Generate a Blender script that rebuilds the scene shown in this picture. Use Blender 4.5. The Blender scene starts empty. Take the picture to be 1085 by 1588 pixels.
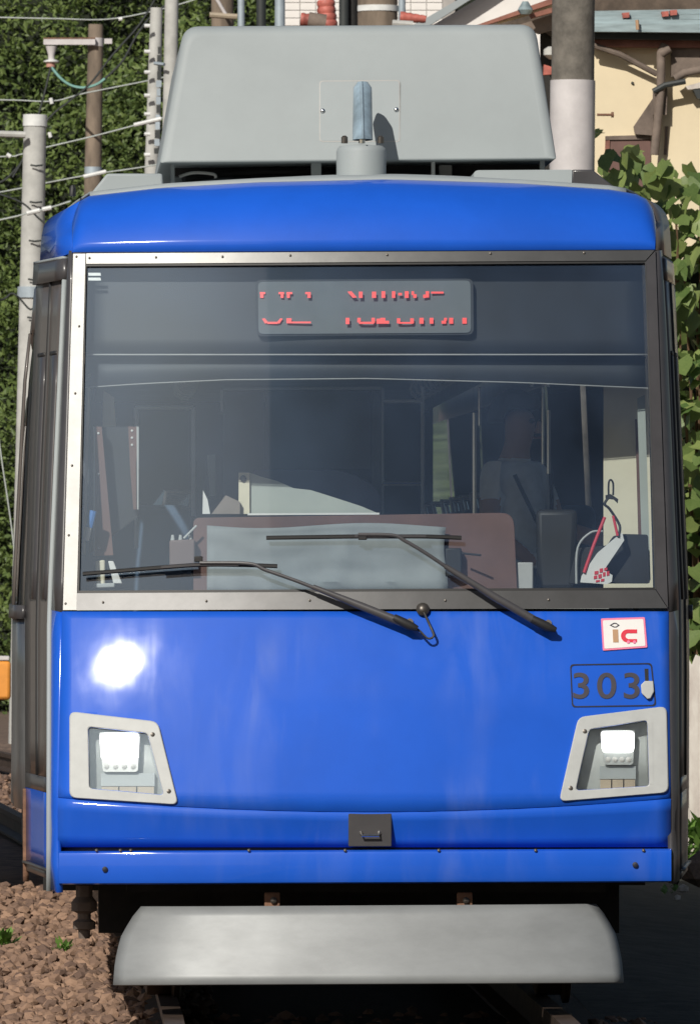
import bpy, bmesh, math, random
from mathutils import Vector, Matrix, noise, geometry
random.seed(7)
sc = bpy.context.scene
COL = sc.collection
R_ = math.radians

# ------------------------------------------------------------------ camera, sky, sun, exposure
PXM, DIST, HOR, VPX = 440.0, 30.0, 900.0, 150.0      # photo pixels per metre at the tram front, camera distance, horizon row, vanishing column
XC, ZC = (VPX - 571) / PXM, (1577 - HOR) / PXM
cam_d = bpy.data.cameras.new('camera'); cam = bpy.data.objects.new('camera', cam_d); COL.objects.link(cam)
cam.location = (XC, -DIST, ZC); cam.rotation_euler = (R_(90), 0, 0)
cam_d.sensor_fit = 'VERTICAL'; cam_d.sensor_height = 36; cam_d.sensor_width = 36
cam_d.lens = PXM * DIST / 1588 * 36
cam_d.shift_x = (542.5 - VPX) / 1588; cam_d.shift_y = (HOR - 794) / 1588
cam_d.clip_start = 0.5; cam_d.clip_end = 3000
cam_d.dof.use_dof = True; cam_d.dof.focus_distance = 30.3; cam_d.dof.aperture_fstop = 40
sc.camera = cam
AZ, EL = 23.0, 33.0
sdir = Vector((-math.sin(R_(AZ)) * math.cos(R_(EL)), -math.cos(R_(AZ)) * math.cos(R_(EL)), math.sin(R_(EL))))
w = bpy.data.worlds.new('World'); sc.world = w; w.use_nodes = True
wn = w.node_tree.nodes; wn.clear()
sky = wn.new('ShaderNodeTexSky'); sky.sky_type = 'NISHITA'; sky.sun_disc = False
sky.sun_elevation = R_(EL); sky.sun_rotation = R_(180 + AZ); sky.dust_density = 1.5
bg = wn.new('ShaderNodeBackground'); bg.inputs['Strength'].default_value = 0.055
wo = wn.new('ShaderNodeOutputWorld')
w.node_tree.links.new(sky.outputs[0], bg.inputs[0]); w.node_tree.links.new(bg.outputs[0], wo.inputs[0])
sl = bpy.data.lights.new('sun', 'SUN'); sl.energy = 4.3; sl.angle = R_(0.5); sl.color = (1.0, 0.95, 0.86)
so = bpy.data.objects.new('sun', sl); COL.objects.link(so); so.location = sdir * 50
so.rotation_euler = (-sdir).to_track_quat('-Z', 'Y').to_euler()
sc.render.engine = 'CYCLES'
sc.view_settings.view_transform = 'Standard'; sc.view_settings.look = 'None'
sc.view_settings.gamma = 1.0; sc.view_settings.exposure = -0.08; sc.view_settings.use_curve_mapping = False
sc.cycles.max_bounces = 8; sc.cycles.transparent_max_bounces = 16

# ------------------------------------------------------------------ helpers
def P(px, py, Y):
    k = (DIST + Y) / DIST / PXM
    return Vector((XC + (px - VPX) * k, Y, ZC + (HOR - py) * k))
def lerp(a, b, t): return a + (b - a) * t
def table(t, v):
    if v <= t[0][0]: return t[0][1]
    for (a, x), (b, y) in zip(t, t[1:]):
        if v <= b: return lerp(x, y, (v - a) / (b - a))
    return t[-1][1]

def mat(name, col, rough=0.5, metal=0.0, coat=0.0, var=0.08, scale=6.0, bump=0.0, bscale=60.0, emit=None, col2=None, coat_rough=0.1,
        spec=0.5, island=0.0, stretch=None, rvar=0.0, trans=0.0):
    m = bpy.data.materials.new(name); m.use_nodes = True
    nt = m.node_tree; n = nt.nodes; L = nt.links
    b = n['Principled BSDF']
    tc = n.new('ShaderNodeTexCoord'); src = tc.outputs['Object']
    if stretch:
        mp = n.new('ShaderNodeMapping'); mp.inputs['Scale'].default_value = stretch
        L.new(src, mp.inputs[0]); src = mp.outputs[0]
    nz = n.new('ShaderNodeTexNoise'); nz.inputs['Scale'].default_value = scale; nz.inputs['Detail'].default_value = 6
    nz.inputs['Roughness'].default_value = 0.65
    L.new(src, nz.inputs['Vector'])
    mx = n.new('ShaderNodeMix'); mx.data_type = 'RGBA'
    c2 = col2 if col2 else tuple(max(0, c * (1 - 2 * var)) for c in col)
    c1 = col if col2 else tuple(min(1, c * (1 + var)) for c in col)
    mx.inputs[6].default_value = (*c1, 1); mx.inputs[7].default_value = (*c2, 1)
    rp = n.new('ShaderNodeMapRange'); rp.inputs[1].default_value = 0.35; rp.inputs[2].default_value = 0.68
    L.new(nz.outputs[0], rp.inputs[0])
    if island:
        ge = n.new('ShaderNodeNewGeometry'); oi = n.new('ShaderNodeObjectInfo')
        ad = n.new('ShaderNodeMath'); ad.operation = 'ADD'; L.new(ge.outputs['Random Per Island'], ad.inputs[0]); L.new(oi.outputs['Random'], ad.inputs[1])
        fr = n.new('ShaderNodeMath'); fr.operation = 'FRACT'; L.new(ad.outputs[0], fr.inputs[0])
        m2 = n.new('ShaderNodeMix'); m2.data_type = 'FLOAT'; m2.inputs[0].default_value = island
        L.new(rp.outputs[0], m2.inputs[2]); L.new(fr.outputs[0], m2.inputs[3])
        L.new(m2.outputs[0], mx.inputs[0])
    else:
        L.new(rp.outputs[0], mx.inputs[0])
    L.new(mx.outputs[2], b.inputs['Base Color'])
    b.inputs['Roughness'].default_value = rough; b.inputs['Metallic'].default_value = metal
    b.inputs['Coat Weight'].default_value = coat; b.inputs['Coat Roughness'].default_value = coat_rough
    b.inputs['Specular IOR Level'].default_value = spec
    if rvar:
        r2 = n.new('ShaderNodeMapRange'); r2.inputs[1].default_value = 0.3; r2.inputs[2].default_value = 0.7
        r2.inputs[3].default_value = max(0.02, rough - rvar); r2.inputs[4].default_value = rough + rvar
        L.new(nz.outputs[0], r2.inputs[0]); L.new(r2.outputs[0], b.inputs['Roughness'])
    if bump:
        nb = n.new('ShaderNodeTexNoise'); nb.inputs['Scale'].default_value = bscale; nb.inputs['Detail'].default_value = 4
        L.new(src, nb.inputs['Vector'])
        bp = n.new('ShaderNodeBump'); bp.inputs['Strength'].default_value = bump; bp.inputs['Distance'].default_value = 0.01
        L.new(nb.outputs[0], bp.inputs['Height']); L.new(bp.outputs[0], b.inputs['Normal'])
        if coat: L.new(bp.outputs[0], b.inputs['Coat Normal'])
    if trans:
        # a little light passes through thin leaves
        tr = n.new('ShaderNodeBsdfTranslucent'); L.new(mx.outputs[2], tr.inputs[0])
        ms = n.new('ShaderNodeMixShader'); ms.inputs[0].default_value = trans
        L.new(b.outputs[0], ms.inputs[1]); L.new(tr.outputs[0], ms.inputs[2]); L.new(ms.outputs[0], n['Material Output'].inputs[0])
    if emit:
        b.inputs['Emission Color'].default_value = (*emit[0], 1); b.inputs['Emission Strength'].default_value = emit[1]
    return m

def glass_mat(name, tint, dust, dcol=(0.55, 0.57, 0.58), ior=1.5, film=0.02):
    m = bpy.data.materials.new(name); m.use_nodes = True
    nt = m.node_tree; n = nt.nodes; L = nt.links; n.clear()
    out = n.new('ShaderNodeOutputMaterial')
    tr = n.new('ShaderNodeBsdfTransparent'); tr.inputs[0].default_value = (*tint, 1)
    gl = n.new('ShaderNodeBsdfGlossy'); gl.inputs['Roughness'].default_value = 0.03
    fr = n.new('ShaderNodeFresnel'); fr.inputs[0].default_value = ior
    ms = n.new('ShaderNodeMixShader'); L.new(fr.outputs[0], ms.inputs[0]); L.new(tr.outputs[0], ms.inputs[1]); L.new(gl.outputs[0], ms.inputs[2])
    df = n.new('ShaderNodeBsdfDiffuse'); df.inputs[0].default_value = (*dcol, 1)
    tc = n.new('ShaderNodeTexCoord'); nz = n.new('ShaderNodeTexNoise'); nz.inputs['Scale'].default_value = 2.2; nz.inputs['Detail'].default_value = 7
    L.new(tc.outputs['Object'], nz.inputs['Vector'])
    mr = n.new('ShaderNodeMapRange'); mr.inputs[1].default_value = 0.3; mr.inputs[2].default_value = 0.75
    mr.inputs[3].default_value = dust * 0.5; mr.inputs[4].default_value = dust * 1.6
    L.new(nz.outputs[0], mr.inputs[0])
    m2 = n.new('ShaderNodeMixShader'); L.new(mr.outputs[0], m2.inputs[0]); L.new(ms.outputs[0], m2.inputs[1]); L.new(df.outputs[0], m2.inputs[2])
    # dusty film: a faint wide sheen around the mirror direction, tinted blue as sky haze
    g2 = n.new('ShaderNodeBsdfGlossy'); g2.inputs['Roughness'].default_value = 0.38; g2.inputs[0].default_value = (0.6, 0.8, 1.0, 1)
    m3 = n.new('ShaderNodeMixShader'); m3.inputs[0].default_value = film; L.new(m2.outputs[0], m3.inputs[1]); L.new(g2.outputs[0], m3.inputs[2])
    L.new(m3.outputs[0], out.inputs[0])
    return m

def blue_front():
    # blue paint with wiped, dusty vertical smears and slight ripples
    m = mat('blue_front_paint', (0.009, 0.096, 0.57), 0.55, 0, 0.45, 0.04, 2.5, coat_rough=0.10, spec=0.15)
    nt = m.node_tree; n = nt.nodes; L = nt.links; b = n['Principled BSDF']
    tc = n.new('ShaderNodeTexCoord')
    mp = n.new('ShaderNodeMapping'); mp.inputs['Scale'].default_value = (4.5, 1, 1.0); mp.inputs['Rotation'].default_value = (0, R_(12), 0); L.new(tc.outputs['Object'], mp.inputs[0])
    w1 = n.new('ShaderNodeTexNoise'); w1.inputs['Scale'].default_value = 2.4; w1.inputs['Detail'].default_value = 8; w1.inputs['Distortion'].default_value = 0.6; L.new(mp.outputs[0], w1.inputs['Vector'])
    w2 = n.new('ShaderNodeTexNoise'); w2.inputs['Scale'].default_value = 1.7; w2.inputs['Detail'].default_value = 3; L.new(tc.outputs['Object'], w2.inputs['Vector'])
    r1 = n.new('ShaderNodeMapRange'); r1.inputs[1].default_value = .44; r1.inputs[2].default_value = .80; L.new(w1.outputs[0], r1.inputs[0])
    r2 = n.new('ShaderNodeMapRange'); r2.inputs[1].default_value = .42; r2.inputs[2].default_value = .65; L.new(w2.outputs[0], r2.inputs[0])
    mu = n.new('ShaderNodeMath'); mu.operation = 'MULTIPLY'; L.new(r1.outputs[0], mu.inputs[0]); L.new(r2.outputs[0], mu.inputs[1])
    df = n.new('ShaderNodeBsdfDiffuse'); df.inputs[0].default_value = (.42, .47, .58, 1)
    fa = n.new('ShaderNodeMath'); fa.operation = 'MULTIPLY_ADD'; fa.inputs[1].default_value = .15; fa.inputs[2].default_value = .004; L.new(mu.outputs[0], fa.inputs[0])
    ms = n.new('ShaderNodeMixShader'); L.new(fa.outputs[0], ms.inputs[0]); L.new(b.outputs[0], ms.inputs[1]); L.new(df.outputs[0], ms.inputs[2]); L.new(ms.outputs[0], n['Material Output'].inputs[0])
    cr = n.new('ShaderNodeMapRange'); cr.inputs[3].default_value = .035; cr.inputs[4].default_value = .10; L.new(w1.outputs[0], cr.inputs[0]); L.new(cr.outputs[0], b.inputs['Coat Roughness'])
    nb = n.new('ShaderNodeTexNoise'); nb.inputs['Scale'].default_value = 6; nb.inputs['Detail'].default_value = 2; L.new(tc.outputs['Object'], nb.inputs['Vector'])
    bp = n.new('ShaderNodeBump'); bp.inputs['Strength'].default_value = .05; bp.inputs['Distance'].default_value = .012; L.new(nb.outputs[0], bp.inputs['Height']); L.new(bp.outputs[0], b.inputs['Coat Normal'])
    return m

class MB:
    def __init__(s): s.v = []; s.f = []
    def add(s, vs, fs):
        o = len(s.v); s.v += [Vector(v) for v in vs]; s.f += [tuple(o + i for i in f) for f in fs]; return s
    def box(s, c, d, rot=None):
        M = rot.to_matrix() if rot else Matrix.Identity(3)
        c = Vector(c); h = Vector(d) / 2
        vs = [c + M @ Vector((sx * h.x, sy * h.y, sz * h.z)) for sx in (-1, 1) for sy in (-1, 1) for sz in (-1, 1)]
        return s.add(vs, [(0, 1, 3, 2), (4, 6, 7, 5), (0, 4, 5, 1), (2, 3, 7, 6), (0, 2, 6, 4), (1, 5, 7, 3)])
    def tube(s, pts, r, n=8, cap=True, flat=1.0):
        pts = [Vector(p) for p in pts]; rs = r if isinstance(r, (list, tuple)) else [r] * len(pts)
        rings = []
        up = None
        for i, p in enumerate(pts):
            t = (pts[min(i + 1, len(pts) - 1)] - pts[max(i - 1, 0)]).normalized()
            if up is None: up = Vector((0, 1, 0)) if abs(t.y) < 0.9 else Vector((1, 0, 0))
            a = t.cross(up).normalized(); b = a.cross(t).normalized(); up = b
            rings.append([p + (a * math.cos(2 * math.pi * k / n) + b * math.sin(2 * math.pi * k / n) * flat) * rs[i] for k in range(n)])
        vs = [q for rg in rings for q in rg]; fs = []
        for i in range(len(rings) - 1):
            for k in range(n):
                fs.append((i * n + k, i * n + (k + 1) % n, (i + 1) * n + (k + 1) % n, (i + 1) * n + k))
        if cap: fs += [tuple(range(n))[::-1], tuple((len(rings) - 1) * n + k for k in range(n))]
        return s.add(vs, fs)
    def lathe(s, base, prof, n=20, axis=Vector((0, 0, 1))):
        q = Vector((0, 0, 1)).rotation_difference(axis)
        vs = []; fs = []; base = Vector(base)
        for (r, z) in prof:
            for k in range(n):
                a = 2 * math.pi * k / n; vs.append(base + q @ Vector((r * math.cos(a), r * math.sin(a), z)))
        m = len(prof)
        for i in range(m - 1):
            for k in range(n): fs.append((i * n + k, i * n + (k + 1) % n, (i + 1) * n + (k + 1) % n, (i + 1) * n + k))
        fs += [tuple(range(n))[::-1], tuple((m - 1) * n + k for k in range(n))]
        return s.add(vs, fs)
    def grid(s, rows):
        n = len(rows[0]); vs = [q for r in rows for q in r]; fs = []
        for i in range(len(rows) - 1):
            for k in range(n - 1): fs.append((i * n + k, i * n + k + 1, (i + 1) * n + k + 1, (i + 1) * n + k))
        return s.add(vs, fs)
    def prism(s, front, back):
        n = len(front); vs = list(front) + list(back)
        fs = [tuple(range(n)), tuple(range(2 * n - 1, n - 1, -1))] + [(i, n + i, n + (i + 1) % n, (i + 1) % n) for i in range(n)]
        return s.add(vs, fs)
    def build(s, name, m, parent=None, smooth=40, bevel=0.0, solid=0.0, segs=2):
        me = bpy.data.meshes.new(name); me.from_pydata([tuple(v) for v in s.v], [], s.f)
        bm = bmesh.new(); bm.from_mesh(me); bmesh.ops.recalc_face_normals(bm, faces=bm.faces); bm.to_mesh(me); bm.free()
        me.materials.append(m)
        if smooth:
            me.polygons.foreach_set('use_smooth', [True] * len(me.polygons)); me.set_sharp_from_angle(angle=R_(smooth))
        o = bpy.data.objects.new(name, me); COL.objects.link(o)
        if parent: o.parent = parent
        if solid:
            md = o.modifiers.new('solid', 'SOLIDIFY'); md.thickness = solid; md.offset = 0
        if bevel:
            md = o.modifiers.new('bevel', 'BEVEL'); md.width = bevel; md.segments = segs; md.limit_method = 'ANGLE'; md.angle_limit = R_(35)
        return o

def empty(name, label, cat, group=None):
    o = bpy.data.objects.new(name, None); COL.objects.link(o); o.empty_display_size = 0.2
    tag(o, label, cat, group); return o
def tag(o, label=None, cat=None, group=None, kind=None):
    if label: o['label'] = label
    if cat: o['category'] = cat
    if group: o['group'] = group
    if kind: o['kind'] = kind
    return o
def rpoly(pts, r, n=4):
    out = []; N = len(pts)
    for i, p in enumerate(pts):
        rr = r[i] if isinstance(r, (list, tuple)) else r
        p = Vector(p).to_2d(); a = (Vector(pts[i - 1]).to_2d() - p).normalized(); b = (Vector(pts[(i + 1) % N]).to_2d() - p).normalized()
        s, e = p + a * rr, p + b * rr
        for k in range(n + 1):
            t = k / n; out.append(tuple(s * (1 - t) ** 2 + p * 2 * t * (1 - t) + e * t * t))
    return out
def dens(pts, k=8):
    return [tuple(lerp(a, b, i / k) for a, b in zip(p, q)) for p, q in zip(pts, pts[1:] + pts[:1]) for i in range(k)]
def spl(pts, n=8):
    pts = [Vector(p) for p in pts]; out = []
    for i in range(len(pts) - 1):
        p0, p1, p2, p3 = pts[max(i - 1, 0)], pts[i], pts[i + 1], pts[min(i + 2, len(pts) - 1)]
        for k in range(n):
            t = k / n
            out.append(0.5 * ((2 * p1) + (p2 - p0) * t + (2 * p0 - 5 * p1 + 4 * p2 - p3) * t * t + (3 * p1 - p0 - 3 * p2 + p3) * t ** 3))
    out.append(pts[-1]); return out

# ------------------------------------------------------------------ materials
M = {}
M['blue'] = mat('blue_paint', (0.009, 0.096, 0.57), 0.55, 0, 0.55, 0.05, 2.5, 0.010, 14, coat_rough=0.10, spec=0.15)
M['bluefront'] = blue_front()
M['alu'] = mat('aluminium_trim', (0.145, 0.145, 0.143), 0.40, 0.75, 0, 0.06, 9, 0.006, 80)
M['alu_dim'] = mat('aluminium_trim_dim', (0.11, 0.11, 0.112), 0.42, 0.6, 0, 0.06, 9, 0.006, 80)  # same trim in a darker colour, since the bottom strip catches less light
M['silver'] = mat('silver_paint', (0.25, 0.262, 0.268), 0.46, 0.12, 0, 0.07, 3.5, 0.008, 40, rvar=0.02, spec=0.35, stretch=(1, 1, 2.5))
M['acgrey'] = mat('grey_equipment_paint', (0.305, 0.34, 0.352), 0.6, 0, 0, 0.03, 3, 0.02, 120)
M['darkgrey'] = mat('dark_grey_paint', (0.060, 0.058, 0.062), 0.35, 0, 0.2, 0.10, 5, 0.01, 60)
M['doorgrey'] = mat('warm_grey_door_paint', (0.115, 0.100, 0.092), 0.40, 0, 0.15, 0.12, 4, 0.01, 30, stretch=(1, 1, .3))
M['bodysilver'] = mat('brushed_steel_body', (0.30, 0.31, 0.32), 0.28, 0.8, 0, 0.12, 5, 0.02, 40)
M['wside'] = mat('side_window_glass', (0.03, 0.033, 0.035), 0.08, 0, 0.3, 0.1, 4)
M['wglass'] = glass_mat('side_glass', (0.55, 0.62, 0.62), 0.03)
M['rubber'] = mat('black_rubber', (0.018, 0.018, 0.019), 0.55)
M['black'] = mat('black_underframe', (0.015, 0.014, 0.013), 0.8, 0, 0, 0.3, 8, 0.2, 30)
M['bezel'] = mat('light_grey_bezel', (0.46, 0.475, 0.47), 0.5, 0.0, 0, 0.04, 14, 0.02, 90, spec=0.3)
M['lamp'] = mat('lamp_led', (0.9, 0.9, 0.9), 0.3, emit=((1.0, 0.98, 0.94), 6))
M['lampbox'] = mat('lamp_housing_white', (0.30, 0.32, 0.32), 0.35)
M['lampback'] = mat('lamp_tray_grey', (0.42, 0.45, 0.45), 0.45)
M['tanbit'] = mat('tan_terminal', (0.36, 0.30, 0.22), 0.6)
M['chrome'] = mat('bright_screw', (0.7, 0.7, 0.7), 0.2, 1.0)
M['screw'] = mat('dull_screw', (0.10, 0.09, 0.08), 0.4, 0.6)
M['wind'] = glass_mat('windscreen_glass', (0.82, 0.87, 0.89), 0.055, (0.27, 0.42, 0.74), film=0.010)  # dust tinted blue to paint in the haze of reflected sky
M['lensglass'] = glass_mat('lamp_cover_glass', (0.93, 0.95, 0.95), 0.05)
M['white'] = mat('white_print', (0.78, 0.77, 0.75), 0.5, var=0.03)
M['pink'] = mat('pink_border', (0.80, 0.22, 0.36), 0.5, var=0.03)
M['red'] = mat('red_print', (0.68, 0.04, 0.07), 0.5, var=0.05)
M['tan'] = mat('tan_print', (0.46, 0.28, 0.16), 0.5, var=0.05)
M['ink'] = mat('grey_lettering', (0.055, 0.05, 0.065), 0.5)
M['seam'] = mat('panel_seam_dark', (0.012, 0.014, 0.03), 0.6)
M['led'] = mat('red_led', (0.4, 0.02, 0.02), 0.5, emit=((1.0, 0.10, 0.08), 1.1))
M['panelface'] = mat('display_face', (0.115, 0.13, 0.14), 0.5)
M['header'] = mat('cab_header_dark', (0.016, 0.018, 0.022), 0.6)
M['lining'] = mat('cab_lining_grey', (0.42, 0.42, 0.41), 0.7)
M['cream'] = mat('cream_lining', (0.74, 0.68, 0.52), 0.6, var=0.04)
M['dash'] = mat('brown_dash', (0.15, 0.08, 0.066), 0.6, var=0.1)
M['cloth'] = mat('grey_cover_cloth', (0.27, 0.29, 0.295), 0.75, var=0.06, bump=0.15, bscale=9)
M['seat'] = mat('violet_blue_seat', (0.12, 0.13, 0.22), 0.8)
M['desk'] = mat('pale_desk', (0.42, 0.45, 0.41), 0.6, var=0.03)
M['steel'] = mat('stainless_pole', (0.6, 0.6, 0.6), 0.25, 1.0)
M['bluegrip'] = mat('blue_grip', (0.05, 0.18, 0.50), 0.5)
M['rust'] = mat('rusty_steel', (0.20, 0.105, 0.065), 0.85, var=0.25, scale=18, bump=0.3, bscale=50)
M['railtop'] = mat('rail_steel', (0.07, 0.047, 0.035), 0.6, 0.3, var=0.25, scale=10)
M['stone'] = mat('ballast_stone', (0.36, 0.225, 0.15), 0.9, var=0.3, scale=14, col2=(0.10, 0.063, 0.05), island=0.75, bump=0.25, bscale=60)
M['ground'] = mat('ballast_bed', (0.17, 0.115, 0.085), 0.95, var=0.35, scale=9, bump=0.6, bscale=25)
M['concrete'] = mat('pole_concrete', (0.46, 0.46, 0.44), 0.85, var=0.10, scale=5, bump=0.1, bscale=40)
M['brownpole'] = mat('weathered_brown_pole', (0.21, 0.165, 0.125), 0.9, var=0.18, scale=7, bump=0.2, bscale=50, stretch=(1, 1, .3))
M['darkpole'] = mat('dark_grey_pole', (0.155, 0.14, 0.12), 0.85, var=0.2, scale=9, bump=0.2, bscale=60)
M['sleeve'] = mat('pale_pole_sleeve', (0.56, 0.53, 0.53), 0.6, var=0.06, scale=6)
M['wire'] = mat('bright_wire', (0.50, 0.54, 0.52), 0.4, 0.3)
M['cable'] = mat('dark_cable', (0.03, 0.035, 0.035), 0.6)
M['gcable'] = mat('green_cable', (0.20, 0.40, 0.36), 0.5)
M['porcelain'] = mat('white_porcelain', (0.72, 0.73, 0.72), 0.25)
M['pinkbit'] = mat('pink_insulator', (0.48, 0.25, 0.20), 0.5)
M['redins'] = mat('red_insulator', (0.40, 0.11, 0.085), 0.6, var=0.3, scale=8)
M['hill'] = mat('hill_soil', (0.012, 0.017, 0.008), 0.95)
M['leaf'] = mat('wood_leaves', (0.22, 0.29, 0.08), 0.5, col2=(0.045, 0.085, 0.025), island=0.5, scale=0.8, trans=0.3)
M['vine'] = mat('vine_leaf', (0.30, 0.37, 0.12), 0.42, col2=(0.06, 0.12, 0.03), island=0.8, scale=9, trans=0.3, bump=0.15, bscale=30)
M['weed'] = mat('weed_leaf', (0.20, 0.34, 0.07), 0.5, col2=(0.11, 0.22, 0.05), island=0.7, trans=0.3)
M['twig'] = mat('brown_twig', (0.20, 0.12, 0.07), 0.9)
M['beige'] = mat('beige_render_wall', (0.74, 0.63, 0.44), 0.9, var=0.04, scale=2, bump=0.05, bscale=60)
M['whitewall'] = mat('white_tile', (0.76, 0.73, 0.70), 0.55, var=0.04, scale=3)
M['grout'] = mat('grey_grout', (0.38, 0.36, 0.34), 0.9)
M['metalroof'] = mat('blue_grey_metal_roof', (0.27, 0.34, 0.36), 0.5, 0.1, var=0.22, scale=5, bump=0.1, bscale=20, stretch=(.4, 1, 3))
M['roofdark'] = mat('dark_brown_roof', (0.10, 0.075, 0.058), 0.85, var=0.3, scale=6)
M['timber'] = mat('grey_brown_timber', (0.18, 0.14, 0.115), 0.85, var=0.2, scale=6, bump=0.2, bscale=40)
M['fascia'] = mat('red_brown_fascia', (0.26, 0.11, 0.08), 0.8, var=0.2, scale=6)
M['bluegrey'] = mat('pale_blue_steel', (0.36, 0.42, 0.47), 0.5, 0.2)
M['boards'] = mat('white_board_paint', (0.68, 0.64, 0.58), 0.8, var=0.15, scale=9, col2=(0.46, 0.40, 0.36), stretch=(1, 1, .35))
M['orange'] = mat('orange_paint', (0.75, 0.30, 0.05), 0.5)
M['shed'] = mat('shed_grey_sheet', (0.25, 0.25, 0.24), 0.8)
M['skin'] = mat('skin', (0.45, 0.26, 0.18), 0.55, var=0.05)
M['shirt'] = mat('grey_shirt', (0.76, 0.77, 0.78), 0.85, var=0.1)
M['trouser'] = mat('dark_trousers', (0.03, 0.03, 0.04), 0.9)
M['hair'] = mat('dark_hair', (0.018, 0.014, 0.012), 0.6)

# ------------------------------------------------------------------ ground, track
G0 = -0.17
def track_x(Y): return -0.00115 * max(0, Y) ** 2
def gz(x, y):
    b = noise.noise(Vector((x * .8, y * .5, 0))) * .03
    d = abs(x - track_x(y))
    if d > 1.5: b -= min(.25, (d - 1.5) * .12)
    return G0 + b * (1 if y < 60 else 0)
gm = MB()
xs = [-1500, -300, -60, -20] + [-8 + i * .4 for i in range(41)] + [20, 60, 300, 1500]
ys = [-400, -80, -40] + [-32 + i * 1.0 for i in range(93)] + [80, 120, 250, 600, 2000]
gm.grid([[Vector((x, y, gz(x, y) - .015 if abs(x) < 15 and -35 < y < 62 else G0 - .28)) for x in xs] for y in ys])
ground = tag(gm.build('ground', M['ground'], smooth=60), 'brown gravel trackside ground', None, None, 'structure')
del ground['label']

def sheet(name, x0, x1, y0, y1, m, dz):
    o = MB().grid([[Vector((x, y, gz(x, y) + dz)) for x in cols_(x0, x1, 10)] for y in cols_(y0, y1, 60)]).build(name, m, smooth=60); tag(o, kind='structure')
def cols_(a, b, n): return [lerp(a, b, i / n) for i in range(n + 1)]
sheet('track_bed_shade', -.60, .98, -3, 26, mat('track_shade_paint', (0.028, 0.022, 0.019), .9, var=.3, scale=12, bump=.5, bscale=40), .012)  # near-black sheet, the shadow under the tram painted into its colour
sheet('verge_shade', .985, 5.0, -3, 26, mat('verge_soil_shade', (0.032, 0.034, 0.026), .95, var=.4, scale=7, bump=.6, bscale=30), .010)  # soil sheet darkened, the shadow beside the tram put into its colour
stone_meshes = []
for k in range(10):
    bm = bmesh.new(); bmesh.ops.create_icosphere(bm, subdivisions=1, radius=1)
    sx, sy, sz = random.uniform(.8, 1.3), random.uniform(.7, 1.1), random.uniform(.55, .85)
    sd = random.random() * 99
    for v in bm.verts:
        f = 1 + .42 * noise.noise(v.co * 1.3 + Vector((sd, 0, 0)))
        v.co = Vector((v.co.x * sx, v.co.y * sy, v.co.z * sz)) * f
    bmesh.ops.dissolve_limit(bm, angle_limit=R_(14), verts=bm.verts, edges=bm.edges)
    bmesh.ops.triangulate(bm, faces=bm.faces)
    me = bpy.data.meshes.new('ballast_stone'); bm.to_mesh(me); bm.free(); me.materials.append(M['stone']); stone_meshes.append(me)
def proj(p):
    k = DIST * PXM / (p.y + DIST); return VPX + (p.x - XC) * k, HOR - (p.z - ZC) * k
cands = []
def scatter(x0, x1, y0, y1, dens):
    for _ in range(int((x1 - x0) * (y1 - y0) * dens)):
        x, y = random.uniform(x0, x1), random.uniform(y0, y1)
        r = random.uniform(.016, .038) if random.random() < .75 else random.uniform(.010, .018)
        cands.append((x, y, gz(x, y) + r * random.uniform(-.2, .8), r, random.randrange(10), random.uniform(0, 6.28), random.uniform(-.6, .6)))
scatter(-2.7, -.5, -.5, 7, 420); scatter(-2.9, -.5, 7, 17, 320); scatter(-.5, 1.2, -.5, 3, 60)
scatter(-3.5, -1.2, 30, 44, 40)
def visrank(c):
    px, py = proj(Vector(c[:3]))
    if not (-6 < px < 262 and 1390 < py < 1592): return 0
    if px > 175 and py < 1530: return 0
    return c[3] / (c[1] + 30) * (1 + .6 * (c[2] - gz(c[0], c[1])) / .03)
ranked = sorted(cands, key=visrank, reverse=True)
for (x, y, z, r, k, rz, rx) in ranked[:300]:
    o = bpy.data.objects.new('ballast_stone', stone_meshes[k]); COL.objects.link(o); o.parent = ground
    o.location = (x, y, z); o.scale = (r, r, r); o.rotation_euler = (rx, rx * .7, rz)
vs = []; fs = []
smd = [([v.co.copy() for v in me.vertices], [tuple(p.vertices) for p in me.polygons]) for me in stone_meshes]
for (x, y, z, r, k, rz, rx) in ranked[300:]:
    Mx = Matrix.Translation((x, y, z)) @ Matrix.Rotation(rz, 4, 'Z') @ Matrix.Rotation(rx, 4, 'X') @ Matrix.Scale(r, 4)
    o_ = len(vs); vs += [tuple(Mx @ v) for v in smd[k][0]]; fs += [tuple(o_ + i for i in f) for f in smd[k][1]]
me = bpy.data.meshes.new('ballast'); me.from_pydata(vs, [], fs); me.materials.append(M['stone'])
bo = bpy.data.objects.new('ballast', me); COL.objects.link(bo); bo.parent = ground; bo['kind'] = 'stuff'

for sgn, lab in ((-1, 'steel rail of the track beside the sunlit ballast'), (1, 'steel rail of the track on the shaded side')):
    rows = []
    for (dx, dz) in ((-.035, 0), (.035, 0), (.035, -.035), (.009, -.05), (.009, -.12), (.06, -.14), (.06, -.155), (-.06, -.155), (-.06, -.14), (-.009, -.12), (-.009, -.05), (-.035, -.035), (-.035, 0)):
        rows.append([Vector((sgn * .686 + dx + track_x(y), y, dz)) for y in [-60, -20, 0, 5, 10, 15, 20, 25, 30, 35, 40, 50, 60]])
    tag(MB().grid(rows).build('rail', M['railtop'], smooth=0), lab, 'rail', 'rails of the track')

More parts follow.
